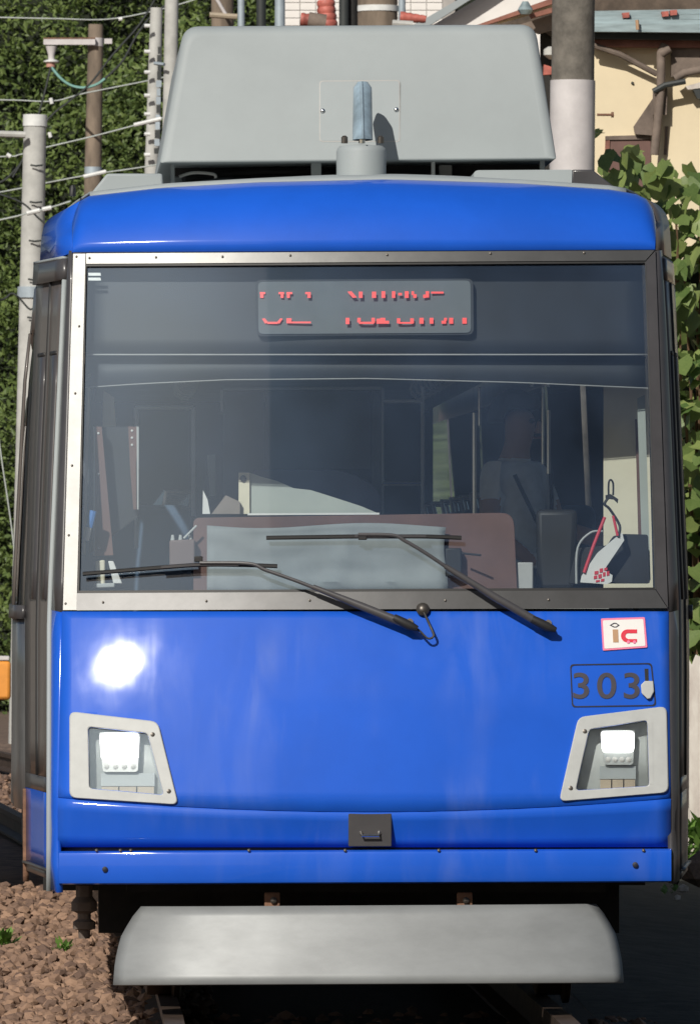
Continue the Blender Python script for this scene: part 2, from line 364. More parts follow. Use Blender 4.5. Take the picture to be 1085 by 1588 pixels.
# ------------------------------------------------------------------ the tram
tram = empty('tram', 'blue single-ended tram front with wide windscreen, two lit headlamps and car number 303', 'tram')
tram['label'] = 'blue tram with wide windscreen, two lit headlamps and the number 303'
RB = 4.5
def yc(px): return 1259 - 21 * ((px - 571) / 465) ** 2
def prof(px, py):
    c = yc(px)
    if py <= 388: return .46
    if py <= 948: return lerp(.46, .17, (py - 388) / 560)
    if py <= c:
        t = (py - 948) / (c - 948); return .17 - .187 * (t + .30 * t * (1 - t))
    if py <= 1314: return lerp(-.02, .03, (py - c) / (1314 - c))
    return -.005
def S(px, py, off=0.0, pr=prof):
    Y = 0.2
    for _ in range(4):
        X = P(px, py, Y).x; Y = pr(px, py) + X * X / (2 * RB)
    return P(px, py, Y - off)
def plate(mb, outline, off, thick, pr=prof):
    mb.prism([S(x, y, off, pr) for x, y in outline], [S(x, y, off - thick, pr) for x, y in outline]); return mb
def ring(mb, outer, inner, off, thick, depth_in=None):
    n = len(outer); di = depth_in if depth_in is not None else thick
    A = [S(x, y, off) for x, y in outer]; B = [S(x, y, off) for x, y in inner]
    A2 = [S(x, y, off - thick) for x, y in outer]; B2 = [S(x, y, off - di) for x, y in inner]
    vs = A + B + A2 + B2; fs = []
    for i in range(n):
        j = (i + 1) % n
        fs += [(i, j, n + j, n + i), (2 * n + i, 2 * n + j, j, i), (n + i, n + j, 3 * n + j, 3 * n + i)]
    mb.add(vs, fs); return mb
L0 = [(300, 121), (390, 113), (950, 97), (1240, 91), (1310, 90), (1385, 94)]
R0 = [(300, 1008), (388, 1015), (530, 1019), (942, 1035), (1310, 1039), (1385, 1040)]
def cols(a, b, n): return [lerp(a, b, i / n) for i in range(n + 1)]

# headlamp outlines
HL = [dict(o=[(108, 1103), (245, 1119), (277, 1248), (108, 1237)], i=[(137, 1127), (229, 1137), (254, 1233), (139, 1223)], lx=(155, 216), ly=(1137, 1178), s=-1),
      dict(o=[(896, 1112), (1033, 1095), (1036, 1229), (866, 1243)], i=[(913, 1131), (1003, 1117), (1006, 1219), (892, 1226)], lx=(931, 983), ly=(1134, 1167), s=1)]
# front panel with openings behind the lamps
pts2 = []; edges = []
def loop(pts):
    o = len(pts2); pts2.extend([Vector(p) for p in pts]); edges.extend([(o + i, o + (i + 1) % len(pts)) for i in range(len(pts))])
yy = cols(949, 1238, 14)
out = [(x, 949) for x in cols(table(L0, 949), table(R0, 949), 40)]
out += [(table(R0, y), y) for y in yy[1:-1]]
out += [(x, yc(x)) for x in reversed(cols(table(L0, 1240), table(R0, 1240), 40))]
out += [(table(L0, y), y) for y in reversed(yy[1:-1])]
loop(out)
for h in HL: loop(rpoly(h['i'], 6))
for y in cols(960, 1228, 13):
    for x in cols(112, 1022, 46): pts2.append(Vector((x, y)))
res = geometry.delaunay_2d_cdt(pts2, edges, [], 0, 1e-4)
def inside(p, poly):
    c = False; n = len(poly)
    for i in range(n):
        a, b = poly[i], poly[i - 1]
        if (a[1] > p[1]) != (b[1] > p[1]) and p[0] < (b[0] - a[0]) * (p[1] - a[1]) / (b[1] - a[1]) + a[0]: c = not c
    return c
fcs = []
for f in res[2]:
    cx = sum((res[0][i] for i in f), Vector((0, 0))) / len(f)
    if inside(cx, out) and not any(inside(cx, rpoly(h['i'], 6)) for h in HL): fcs.append(tuple(f))
fp = MB().add([S(v.x, v.y) for v in res[0]], fcs).build('front_panel', M['bluefront'], tram, smooth=60, solid=.012)
# lower band and bumper
rows = []
for t in cols(0, 1, 4):
    rows.append([S(lerp(table(L0, 1280), table(R0, 1280), i / 40), lerp(yc(lerp(91, 1039, i / 40)) + .5, 1313, t)) for i in range(41)])
MB().grid(rows).build('lower_band', M['bluefront'], tram, smooth=60, solid=.012)
bx = cols(92, 1040, 44)
rows = []
for (py, off) in ((1319, -.05), (1318, .012), (1321, .030), (1326, .034), (1362, .034), (1368, .028), (1370, -.03)):
    rows.append([S(x, py + (2 if x < 571 else -2) * abs(x - 571) / 480, off, lambda a, b: -.005) for x in bx])
bump = MB().grid(rows).build('bumper', M['bluefront'], tram, smooth=50)
for (x, y) in ((163, 1348), (984, 1341)):
    MB().lathe(S(x, y, .036), [(.010, 0), (.010, .006), (.004, .008)], 10, Vector((0, -1, 0))).build('bumper_bolt', M['seam'], bump)
for x in (150, 187, 203, 386, 535, 680, 830, 997):
    MB().lathe(S(x, 1319, .033), [(.006, 0), (.006, .004), (.003, .006)], 8, Vector((0, -1, .4)).normalized()).build('bumper_screw', M['screw'], bump)
rows = [[S(x, y, -.02, lambda a, b: .03) for x in cols(94, 1036, 20)] for y in (1305, 1330)]
MB().grid(rows).build('bumper_seam', M['seam'], tram, solid=.01)

# windscreen frame
def strip(name, m, a, b, na, off, thick, parent, pr=prof):
    """a, b: polylines of the two long edges"""
    A = [S(x, y, off, pr) for x, y in a]; B = [S(x, y, off, pr) for x, y in b]
    A2 = [S(x, y, off - thick, pr) for x, y in a]; B2 = [S(x, y, off - thick, pr) for x, y in b]
    mb = MB().grid([A2, A, B, B2]); n = len(A)
    mb.add([A2[0], A[0], B[0], B2[0]], [(0, 1, 2, 3)]); mb.add([A2[-1], A[-1], B[-1], B2[-1]], [(0, 1, 2, 3)])
    return mb.build(name, m, parent, smooth=40)
def seg(p, q, n): return [(lerp(p[0], q[0], i / n), lerp(p[1], q[1], i / n)) for i in range(n + 1)]
fr_obj = strip('windscreen_frame', M['alu'], seg((134, 393), (1014, 388), 30), seg((134, 409), (1000, 404), 30), 30, .014, .03, tram)
fr_left = strip('windscreen_frame', M['alu'], seg((114, 393.5), (98, 946), 12), seg((133, 393.5), (119, 946), 12), 12, .015, .03, tram)
fr_bot = strip('windscreen_frame', M['alu_dim'], seg((119.5, 920), (1016, 915), 30), seg((119, 946.5), (1034, 943), 30), 30, .014, .03, tram)
fr_right = strip('windscreen_frame', M['darkgrey'], seg((1001, 405), (1017, 915), 12), seg((1015.5, 388.5), (1035, 942.5), 12), 12, .016, .03, tram)
strip('frame_lip', M['alu'], seg((999, 406), (1014.5, 914), 12), seg((1001, 406), (1017, 914), 12), 12, .017, .03, tram)
gask = MB()
for a, b in ((seg((133, 408.5), (1001, 403.5), 24), seg((134, 413), (1000, 408), 24)), (seg((130, 410), (119, 920), 10), seg((134.5, 410), (123, 920), 10)),
             (seg((119, 916), (1016, 911), 24), seg((119, 920.5), (1016, 915.5), 24))):
    A = [S(x, y, .010) for x, y in a]; B = [S(x, y, .010) for x, y in b]; A2 = [S(x, y, -.012) for x, y in a]; B2 = [S(x, y, -.012) for x, y in b]
    gask.grid([A2, A, B, B2])
gask.build('windscreen_gasket', M['rubber'], tram, smooth=30)
for o_, lst in ((fr_left, [(119, 398), (123, 506), (117, 610), (112, 722), (107, 830), (102, 936)]), (fr_obj, [(139, 400), (242, 399), (345, 398), (450, 396), (600, 395), (760, 393), (905, 392)]),
                (fr_bot, [(160, 934), (320, 932), (480, 931), (690, 931), (850, 930)])):
    for (x, y) in lst:
        MB().lathe(S(x, y, .0152), [(.0045, 0), (.0045, .002), (.002, .003)], 8, Vector((0, -1, .2)).normalized()).build('frame_screw', M['screw'], o_)
# glass
rows = [[S(lerp(table([(400, 128), (925, 116)], y), table([(400, 1003), (925, 1019)], y), i / 30), y, -.002) for i in range(31)] for y in cols(401, 924, 12)]
MB().grid(rows).build('windscreen', M['wind'], tram, smooth=60)

# brow panel above the windscreen
topc = [(114, 345), (119, 328), (126, 313), (140, 305.5), (250, 293), (400, 284.5), (600, 280), (800, 286), (950, 296), (985, 303), (1000, 310), (1010, 325), (1014.5, 345)]
bxs = [114, 115, 116, 117.5, 119, 122, 126, 132, 140] + cols(160, 970, 30) + [985, 993, 1000, 1006, 1010, 1012.5, 1013.5, 1014.5]
def brow(px, t):
    yt = table(topc, px); yb = lerp(391.5, 387.5, (px - 114) / 900)
    a = t * math.pi / 2
    py = yb + (yt - yb) * math.sin(a) ** .85
    e = abs(px - 571) / 457
    Y0 = .455; back = .066 * math.sin(a) ** .85 + .235 * (1 - math.cos(a)) ** 1.15
    X = P(px, py, .6).x
    return P(px, py, Y0 + X * X / (2 * RB) + back)
rows = [[brow(x, t) for x in bxs] for t in cols(0, 1, 12)]
MB().grid(rows).build('brow_panel', M['blue'], tram, smooth=60, solid=.01)
browtop = rows[-1]
strip('brow_seam', M['seam'], seg((114, 391), (1015, 387), 24), seg((114, 393.5), (1015, 389), 24), 24, .004, .02, tram)

# sides
def Xat(tab, Z, Y):
    py = HOR - (Z - ZC) * PXM * DIST / (DIST + Y); return P(table(tab, py), py, Y).x
L1 = [(300, 113), (395, 108), (950, 83), (1385, 82)]
L2 = [(330, 72), (410, 63), (700, 50), (950, 43), (1370, 44)]
L3 = [(350, 68), (430, 58), (600, 39), (950, 21), (1250, 19), (1400, 20)]
R1 = [(300, 1018), (388, 1023), (530, 1031), (942, 1049), (1375, 1050)]
R2 = [(310, 1024), (340, 1032), (400, 1038), (530, 1045), (920, 1062), (1045, 1064), (1370, 1061)]
R3 = [(310, 1026), (400, 1040), (920, 1064), (1370, 1063)]
def body_x(Y): return -.0005 * (Y - 1.95) ** 2 if Y > 1.95 else 0
def zrow(py): return ZC + (HOR - py) / PXM
def side_pt(side, col, Z, off=0.0):
    s = -1 if side == 'L' else 1
    py = HOR - (Z - ZC) * PXM
    if col <= 1:
        p = S(table(L0 if s < 0 else R0, py), py)
        z = p.z
        if col == 0: return p + Vector((s * off, 0, 0))
        Y = p.y + .13
        return Vector((Xat(L1 if s < 0 else R1, z, Y) + s * off, Y, z))
    zz = S(571, py).z
    if col <= 2:
        a = side_pt(side, 1, Z); t = col - 1; Y2 = 1.25
        b = Vector((Xat(L2 if s < 0 else R2, a.z, Y2), Y2, a.z))
        q = a.lerp(b, t); q.x += s * off; return q
    if col <= 3:
        a = side_pt(side, 2, Z); Y3 = 1.95
        b = Vector((Xat(L3 if s < 0 else R3, a.z, Y3), Y3, a.z)); q = a.lerp(b, col - 2); q.x += s * off; return q
    b = side_pt(side, 3, Z); Y = 1.95 + (col - 3) * 2.0
    return Vector((b.x + body_x(Y) + s * off, Y, b.z))
def sidepatch(name, m, side, c0, c1, py0, py1, parent, nc=4, nr=8, off=0.0, solid=.02):
    rows = [[side_pt(side, lerp(c0, c1, i / nc), zrow(lerp(py0, py1, j / nr)), off) for i in range(nc + 1)] for j in range(nr + 1)]
    return MB().grid(rows).build(name, m, parent, smooth=50, solid=solid)
for sd in 'LR':
    sidepatch('corner_post', M['darkgrey'], sd, 0, 1, 389, 949, tram, 3, 12)
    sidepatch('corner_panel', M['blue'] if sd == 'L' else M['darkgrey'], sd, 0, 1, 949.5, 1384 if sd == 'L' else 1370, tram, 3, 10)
    d = sidepatch('front_door', M['doorgrey'], sd, 1.02, 2, 432, 1208, tram, 4, 14)
    sidepatch('door_sill', M['darkgrey'], sd, 1.02, 2, 1208.5, 1232, tram, 4, 2)
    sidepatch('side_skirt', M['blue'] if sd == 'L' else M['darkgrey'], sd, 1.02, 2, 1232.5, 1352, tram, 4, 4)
    sidepatch('skirt_lip', M['darkgrey'], sd, 1.02, 2, 1352.5, 1366, tram, 4, 1)
    sidepatch('skirt_edge', M['alu'], sd, 1.02, 2, 1350, 1353.5, tram, 4, 1, off=.013)
    sidepatch('door_header', M['darkgrey'], sd, 1.0, 2.05, 399, 431.5, tram, 4, 2, off=.010 if sd == 'L' else -.002, solid=.03)
    sidepatch('header_edge', M['acgrey'], sd, 1.0, 2.05, 395.5, 399.5, tram, 4, 1, off=.016 if sd == 'L' else 0)
    for (a, b, y0, y1) in ((1.16, 1.36, 548, 930), (1.58, 1.78, 548, 930)):
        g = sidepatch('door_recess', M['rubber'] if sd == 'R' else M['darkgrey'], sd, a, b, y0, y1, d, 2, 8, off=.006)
        sidepatch('door_handle', M['lining'], sd, a + .10, b - .02, 556, 605, g, 1, 2, off=.012, solid=.006)
        sidepatch('door_handle', M['lining'], sd, a + .10, b - .02, 755, 800, g, 1, 2, off=.012, solid=.006)
        sidepatch('door_hook', M['rubber'], sd, a + .02, b + .03, 541, 547, d, 1, 2, off=.010, solid=.01)
    sidepatch('door_split', M['rubber'], sd, 1.47, 1.49, 432, 1208, d, 1, 14, off=.008)
    if sd == 'L':
        sidepatch('door_trim', M['acgrey'], sd, .985, 1.015, 420, 1384, tram, 1, 14, off=.012)
        sidepatch('door_trim', M['rust'], sd, 1.97, 2.0, 1235, 1384, tram, 1, 6, off=.010)
    # body behind the front door
    body = sidepatch('side_wall', M['bodysilver'], sd, 2, 12.5, 960, 1270, tram, 16, 4)
    sidepatch('side_wall', M['bodysilver'], sd, 2, 12.5, 432, 500, tram, 16, 2)
    sidepatch('side_wall_skirt', M['black'], sd, 2.05, 12.5, 1271, 1345, tram, 16, 2, off=-.04)
    for k, (a, b) in enumerate(((2.15, 2.9), (3.0, 4.3), (4.45, 5.7), (5.9, 7.1), (7.2, 8.4), (8.5, 9.9), (10.0, 11.4), (11.5, 12.4))):
        sidepatch('side_window', M['wglass'], sd, a, b, 500, 960, tram, 6, 6, off=-.012, solid=0)
        wn_ = sidepatch('window_post', M['doorgrey'], sd, b, b + .1, 500, 960, tram, 1, 6, off=.004, solid=.01)
    sidepatch('wall_band', M['darkgrey'], sd, 2.0, 12.5, 940, 962, tram, 16, 1, off=.014)

# upper side, roof
def upper(front, back):
    F = [P(x, y, .58 if k < 2 else (.62 if k == 2 else .70)) for k, (x, y) in enumerate(front)]
    return F, [P(x, y, 1.25) for x, y in back]
edgeL = [brow(114, 0), brow(114, .5)] + [brow(x, 1) for x in (114, 115, 117.5, 119, 122, 126, 132, 140)]
edgeR = [brow(1014.5, 0), brow(1014.5, .5)] + [brow(x, 1) for x in (1014.5, 1013.5, 1012.5, 1010, 1006, 1000, 993, 985)]
backL = [(64, 410), (66, 380), (67, 366), (68, 361), (69.5, 354), (71, 350), (75, 344), (80, 339), (87, 335), (97, 331)]
backR = [(1038.5, 402), (1036.5, 366), (1035, 350), (1034, 345), (1032, 338), (1030, 333), (1025, 326), (1019, 320), (1012, 316), (1002, 313)]
roofs = {}
for sd, E, B in (('L', edgeL, backL), ('R', edgeR, backR)):
    Bp = [P(x, y, 1.25) for x, y in B]
    mid = [a.lerp(b, .5) for a, b in zip(E, Bp)]
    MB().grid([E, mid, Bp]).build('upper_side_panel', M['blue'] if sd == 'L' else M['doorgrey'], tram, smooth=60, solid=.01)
    far = [[Vector((p.x + body_x(Y), Y, p.z)) for p in Bp] for Y in (1.25, 1.95, 4, 7, 10, 13, 16, 20)]
    MB().grid(far).build('roof_side_panel', M['bodysilver'], tram, smooth=60, solid=.01)
    roofs[sd] = Bp[-1]
nx = 24
def roof_row(Y, z_add=0):
    a, b = roofs['L'], roofs['R']; r = []
    for i in range(nx + 1):
        t = i / nx; p = a.lerp(b, t); r.append(Vector((p.x + body_x(Y), Y, p.z + .115 * (1 - (2 * t - 1) ** 2))))
    return r
seln = [browtop[round(lerp(8, len(bxs) - 9, i / nx))] for i in range(nx + 1)]
seln = [Vector((p.x, p.y, p.z)) for p in seln]
r125 = roof_row(1.25)
lip = [p + Vector((0, .03, .016)) for p in seln]
MB().grid([seln, lip, [p.lerp(q, .5) + Vector((0, 0, .004)) for p, q in zip(lip, r125)], r125] + [roof_row(Y) for Y in (1.95, 4, 7, 10, 13, 16, 20)]).build('roof', M['acgrey'], tram, smooth=50, solid=.01)
# shoulder covers on the roof
lc = [P(x, y, 1.15) for x, y in ((138, 304), (166, 269), (252, 269), (254, 300))]
MB().prism(lc, [p + Vector((0, 3, 0)) for p in lc]).build('roof_cover', M['acgrey'], tram, bevel=.008)
rc = [P(x, y, 1.15) for x, y in rpoly([(734, 264), (887, 263), (886, 296), (734, 296)], [8, 3, 1, 1], 3)]
MB().prism(rc, [p + Vector((0, 3, 0)) for p in rc]).build('roof_cover', M['acgrey'], tram, bevel=.004)
rc = [P(x, y, 1.45) for x, y in ((886, 263), (918, 263), (970, 304), (886, 304))]
MB().prism(rc, [p + Vector((0, 3, 0)) for p in rc]).build('roof_fairing', M['darkgrey'], tram, bevel=.006)
MB().lathe(P(113, 304, .95), [(.012, 0), (.012, .03), (.006, .04)], 8).build('roof_bolt', M['rubber'], tram)

# air conditioner box
ac = rpoly([(248, 253), (862, 247), (829, 38), (285, 41)], [4, 4, 24, 24], 6)
acc = Vector((556, 150))
rows = []
def acY(py): return 1.36 + (250 - py) / 210 * .12
for k in range(6):
    a = k / 5 * math.pi / 2; ins = 15 * (1 - math.sin(a)); yb = .05 * (1 - math.sin(a)) if False else .05 * (1 - math.cos(a))
    rr = []
    for (x, y) in ac:
        d = Vector((x, y)) - acc; sx = max(0, 1 - ins / max(1, abs(300))); sy = 1 - ins / 105 if y < 150 else 1 - ins / 420
        rr.append(P(acc.x + d.x * (1 - ins / 300), acc.y + d.y * sy, acY(y) + .055 * (1 - math.cos(a)) * (.15 if y > 240 else 1)))
    rows.append(rr)
n = len(ac); mb = MB()
vs = [q for r in rows for q in r] + [q + Vector((track_x(3.6), 2.3, 0)) for q in rows[-1]]
fs = [tuple(range(n))]
for i in range(len(rows)):
    for k in range(n): fs.append((i * n + k, i * n + (k + 1) % n, (i + 1) * n + (k + 1) % n, (i + 1) * n + k))
fs.append(tuple(len(rows) * n + k for k in range(n)))
acb = mb.add(vs, fs).build('air_conditioner', M['acgrey'], tram, smooth=35)
def A(px, py, off=0): return P(px, py, acY(py) - off)
apo = rpoly([(495, 125), (620, 124), (620, 220), (495, 220)], 5, 3); api = rpoly([(496.6, 126.6), (618.4, 125.6), (618.4, 218.4), (496.6, 218.4)], 5, 3)
ap = MB().prism([A(x, y, .003) for x, y in api], [A(x, y, -.01) for x, y in api]).build('access_panel', M['acgrey'], acb, smooth=0)
nn = len(apo)
MB().add([A(x, y, .0015) for x, y in apo] + [A(x, y, .0015) for x, y in api], [(i, (i + 1) % nn, nn + (i + 1) % nn, nn + i) for i in range(nn)]).build('panel_seam', M['lining'], acb, smooth=0, solid=.001)
for (x, y) in ((500, 172), (614, 170)):
    MB().lathe(A(x, y, .003), [(.009, 0), (.009, .004), (.004, .008)], 12, Vector((0, -1, 0))).build('screw', M['chrome'], ap)
# frame under the box
for (x, y0, y1, wd, m, Y) in ((268, 250, 284, 6, 'acgrey', 1.5), (490, 244, 275, 16, 'acgrey', 1.5), (671, 248, 274, 6, 'bezel', 1.5), (690, 256, 274, 20, 'lining', 1.62), (840, 248, 280, 8, 'acgrey', 1.5)):
    a = P(x, y1, Y); b = P(x, y0, Y); MB().box((a + b) / 2, (wd / 420, .05, b.z - a.z)).build('box_bracket', M[m], tram, bevel=.003)
a = P(268, 262, 1.8); b = P(842, 262, 1.8)
MB().box((a + b) / 2, (b.x - a.x, .1, .06)).build('box_frame', M['rubber'], tram)
MB().tube(spl([P(278, 274, 1.55), P(300, 268, 1.55), P(330, 270, 1.55), P(335, 276, 1.55)]), .006).build('roof_cable', M['bezel'], tram)
MB().tube(spl([P(285, 278, 1.6), P(360, 268, 1.7), P(470, 266, 1.7), P(560, 272, 1.7)]), .014).build('roof_cable', M['rubber'], tram)
# antenna
ab = P(560, 280, 1.02)
ant = MB().lathe(ab, [(.090, -.02), (.091, .104), (.087, .117), (.078, .126), (.02, .13)], 32).build('antenna_base', M['acgrey'], tram)
tip = P(562, 127, 1.22)
b0 = P(562, 217, 1.0)
mb = MB(); rows = []
for t in cols(0, 1, 10):
    c = b0.lerp(Vector((tip.x, tip.y, tip.z)), t); wd = .037 * (1 - .10 * t) * (1 if t < .95 else .55); dp = .085 * (1 - .45 * t) * (1 if t < .95 else .7)
    z = c.z
    rows.append([Vector((c.x + wd * math.copysign(abs(math.cos(a)) ** 1.6, math.cos(a)), c.y + dp * math.sin(a), z)) for a in [2 * math.pi * k / 20 for k in range(21)]])
n = 21; mb.grid(rows); mb.add(rows[-1], [tuple(range(20))])
blade = mb.build('antenna_blade', mat('antenna_paint', (0.27, 0.36, 0.43), 0.4, var=.2, scale=10), ant, smooth=50)
mb = MB(); mb.grid([[p + Vector((0, .0, 0)) if False else Vector((lerp(b0.x, p.x, .38), p.y - .012, p.z * 1.0)) for p in r] for r in rows]); mb.build('antenna_ridge', blade.data.materials[0], ant, smooth=50)
for x in (534, 590, 561):
    MB().lathe(P(x, 218, 1.0 if x != 561 else .96), [(.012, -.01), (.012, .012), (.006, .018)], 8).build('antenna_bolt', M['screw'] if x != 561 else M['chrome'], ant)

# headlamps
for h in HL:
    hd = ring(MB(), rpoly(h['o'], 11), rpoly(h['i'], 6), .022, .03, .09).build('headlamp', M['bezel'], tram, smooth=40, bevel=.004)
    inn = rpoly(h['i'], 6)
    MB().add([S(x, y, -.066) for x, y in inn], [tuple(range(len(inn)))]).build('lamp_tray', M['lampback'], hd, solid=.01)
    (x0, x1), (y0, y1) = h['lx'], h['ly']
    bxo = plate(MB(), rpoly([(x0 - 1, y0 - 2), (x1 + 1, y0 - 2), (x1 - 2, y1 + 19), (x0 + 5, y1 + 19)], 5), -.012, .05).build('lamp_unit', M['lampbox'], hd)
    plate(MB(), rpoly([(x0, y0), (x1, y0), (x1 - 1, y1), (x0 + 2, y1)], 7), -.008, .004).build('lit_lamp', M['lamp'], bxo, smooth=30)
    for k in range(4):
        xx = lerp(x0 + 11, x1 - 9, k / 3)
        MB().lathe(S(xx, y1 + 11, -.0115), [(.0095, 0), (.0095, .002), (.006, .004)], 12, Vector((0, -1, 0))).build('indicator_bulb', M['lining'], bxo)
    xa, xb = (x0 + 2, x1 + 24) if h['s'] < 0 else (x0 - 2, x1 + 2)
    xb = min(xb, 243)if h['s'] < 0 else xb
    plate(MB(), [(xa, y1 + 21), (xb, y1 + 21), (xb, y1 + 41), (xa, y1 + 41)], -.03, .04).build('lamp_shelf', M['acgrey'], hd)
    for k in range(3):
        a = lerp(xa, xb, k / 3) + 1; b = lerp(xa, xb, (k + 1) / 3) - 1
        plate(MB(), [(a, y1 + 42), (b, y1 + 42), (b, y1 + 56), (a, y1 + 56)], -.024, .04).build('terminal_block', M['tanbit'], hd)
    if h['s'] > 0: plate(MB(), [(1003, 1121), (1011, 1120), (1012, 1216), (1006, 1216)], .023, .004).build('bezel_fillet', M['bezel'], hd)
    sc_pts = ((237, 1139), (262, 1227)) if h['s'] < 0 else ((906, 1134), (884, 1222))
    for (x, y) in sc_pts: MB().lathe(S(x, y, .022), [(.008, 0), (.008, .002), (.004, .003)], 10, Vector((0, -1, .2)).normalized()).build('bezel_screw', M['screw'], hd)
    gl = rpoly(h['i'], 6); MB().add([S(x, y, .010) for x, y in gl], [tuple(range(len(gl)))]).build('lamp_cover', M['lensglass'], hd)

# sticker
def upr(q): return q
st = plate(MB(), rpoly([(931, 959), (999, 957), (1003, 1004), (934, 1009)], 2), .0125, .003).build('sticker', M['pink'], tram, smooth=0)
plate(MB(), rpoly([(934, 962), (996.5, 960), (1000, 1001.5), (936.5, 1006)], 2), .0137, .003).build('sticker_face', M['white'], st, smooth=0)
plate(MB(), [(949, 976), (957.5, 976), (958.5, 996), (950, 996)], .0147, .002).build('sticker_letter', M['tan'], st, smooth=0)
dz = [(944.5, 969.5), (951, 965.6), (955, 966), (960, 969.5), (955, 973), (951, 973)]
dzi = [(947.2, 969.5), (951.6, 967.2), (954.4, 967.4), (957.4, 969.5), (954.4, 971.6), (951.6, 971.6)]
ring(MB(), dz, dzi, .0147, .001).build('sticker_ring', M['ink'], st, smooth=0)
cpts = [(987, 976)] + [(972 + 10 * math.cos(a), 986 + 10 * math.sin(a)) for a in [R_(270 - 18 * k) for k in range(0, 11)]][0:11] + [(987, 996), (987, 991), (973, 991)] + \
       [(973 + 4 * math.cos(a), 986 + 4.2 * math.sin(a)) for a in [R_(90 + 30 * k) for k in range(1, 6)]] + [(973, 982), (987, 982)]
plate(MB(), cpts, .0147, .002).build('sticker_letter', M['red'], st, smooth=0)
for x in (973.5, 983): plate(MB(), [(x + 2.6 * math.cos(a), 995.5 + 2.6 * math.sin(a)) for a in [k * math.pi / 5 for k in range(10)]], .0157, .002).build('sticker_wheel', M['pink'], st, smooth=0)

# number hatch
ho = rpoly([(883, 1030), (1010, 1028), (1017, 1095), (886, 1097)], 6); hi = rpoly([(885, 1032), (1008, 1030), (1014.5, 1093), (888, 1095)], 6)
hatch = ring(MB(), dens(ho), dens(hi), .0085, .002).build('number_hatch', M['seam'], tram, smooth=0)
fc = bpy.data.curves.new('numtext', 'FONT'); fc.body = '303'; fc.space_character = 1.22; fc.offset = 0.012
fo = bpy.data.objects.new('numtext', fc); COL.objects.link(fo)
bpy.context.view_layer.update()
tm = bpy.data.meshes.new_from_object(fo.evaluated_get(bpy.context.evaluated_depsgraph_get()))
bpy.data.objects.remove(fo)
bm = bmesh.new(); bm.from_mesh(tm); bmesh.ops.triangulate(bm, faces=bm.faces)
x0 = min(v.co.x for v in bm.verts); x1 = max(v.co.x for v in bm.verts); y0 = min(v.co.y for v in bm.verts); y1 = max(v.co.y for v in bm.verts)
for v in bm.verts: v.co = S(lerp(888, 991, (v.co.x - x0) / (x1 - x0)), lerp(1083.5, 1043, (v.co.y - y0) / (y1 - y0)), .0095)
bm.to_mesh(tm); bm.free(); tm.materials.append(M['ink'])
o = bpy.data.objects.new('number', tm); COL.objects.link(o); o.parent = hatch
plate(MB(), [(998.5, 1037), (1004.5, 1037), (1005, 1058), (999.5, 1058)], .008, .006).build('latch_slot', M['rubber'], hatch)
plate(MB(), [(993, 1062), (999, 1056), (1012, 1056), (1013.5, 1072), (1008, 1083), (1003, 1084), (994, 1075)], .024, .02).build('latch', M['bezel'], hatch, bevel=.003)
# tow hatch
th = plate(MB(), rpoly([(540, 1260.5), (607, 1260), (607, 1313), (540, 1313)], 2), .012, .03, lambda a, b: -.012).build('tow_hatch', M['darkgrey'], tram, bevel=.003)
ringp = rpoly([(539, 1259), (608, 1259), (608, 1314.5), (539, 1314.5)], 2)
MB().tube([S(560, 1290, .013, lambda a, b: -.012), S(561, 1296, .035, lambda a, b: -.012), S(587, 1296, .035, lambda a, b: -.012), S(588, 1290, .013, lambda a, b: -.012)], .0045).build('handle', M['chrome'], th)
for x in (560, 588): MB().lathe(S(x, 1292, .012, lambda a, b: -.012), [(.008, 0), (.006, .006)], 8, Vector((0, -1, 0))).build('handle_foot', M['chrome'], th)

# wipers
def wiper(blade, armthin, armthick, hub, up):
    wb = [S(x, y, .035) for x, y in blade]
    b = MB().tube(spl(wb, 6), .0075, 6).build('wiper_blade', M['rubber'], None)
    rt = bpy.data.objects.new('wiper', None); COL.objects.link(rt); rt.parent = tram; b.parent = rt
    MB().tube(spl([S(x, y, .055) for x, y in blade[len(blade) // 3 - 0: 2 * len(blade) // 3 + 1]], 4), .006, 6).build('blade_bridge', M['darkgrey'], rt)
    MB().tube(spl([S(x, y, .062) for x, y in armthin], 6), .0065, 8).build('wiper_rod', M['darkgrey'], rt)
    MB().tube([S(x, y, .066) for x, y in armthick], [.009, .014, .015], 10, flat=.7).build('wiper_arm', M['darkgrey'], rt)
    hx, hy = hub
    MB().tube([S(hx - 24, hy - 12, .066), S(hx, hy, .064), S(hx + 13, hy + 5, .058)], [.015, .018, .010], 10).build('wiper_knuckle', M['rubber'], rt)
    MB().lathe(S(hx, hy, 0), [(.018, -.01), (.018, .03), (.012, .07)], 14, Vector((0, -1, .2)).normalized()).build('wiper_hub', M['screw'], rt)
    p = S(up[0], up[1], .05); MB().box(p, (.03, .025, .02)).build('blade_clip', M['rubber'], rt, bevel=.003)
wiper([(129, 890), (190, 885), (250, 880), (310, 876), (370, 876), (430, 878)], [(310, 873), (385, 874), (412, 884), (460, 901), (495, 915)], [(485, 910), (560, 940), (622, 965)], (634, 970), (308, 867))
wiper([(413, 834), (480, 833), (550, 832), (610, 832), (660, 832), (715, 834)], [(555, 829), (608, 830), (628, 839), (660, 858), (700, 885)], [(690, 878), (765, 925), (832, 964)], (848, 972), (562, 833))
nz_ = MB().lathe(S(655, 946, .01), [(.022, 0), (.024, .012), (.016, .022), (.008, .026)], 14, Vector((0, -1, .3)).normalized()).build('washer_nozzle', M['screw'], tram)
MB().tube(spl([S(657, 950, .03), S(667, 972, .05), S(672, 986, .05), S(663, 990, .05), S(650, 978, .05), S(640, 972, .06)], 5), .0042, 6).build('washer_hose', M['rubber'], nz_)

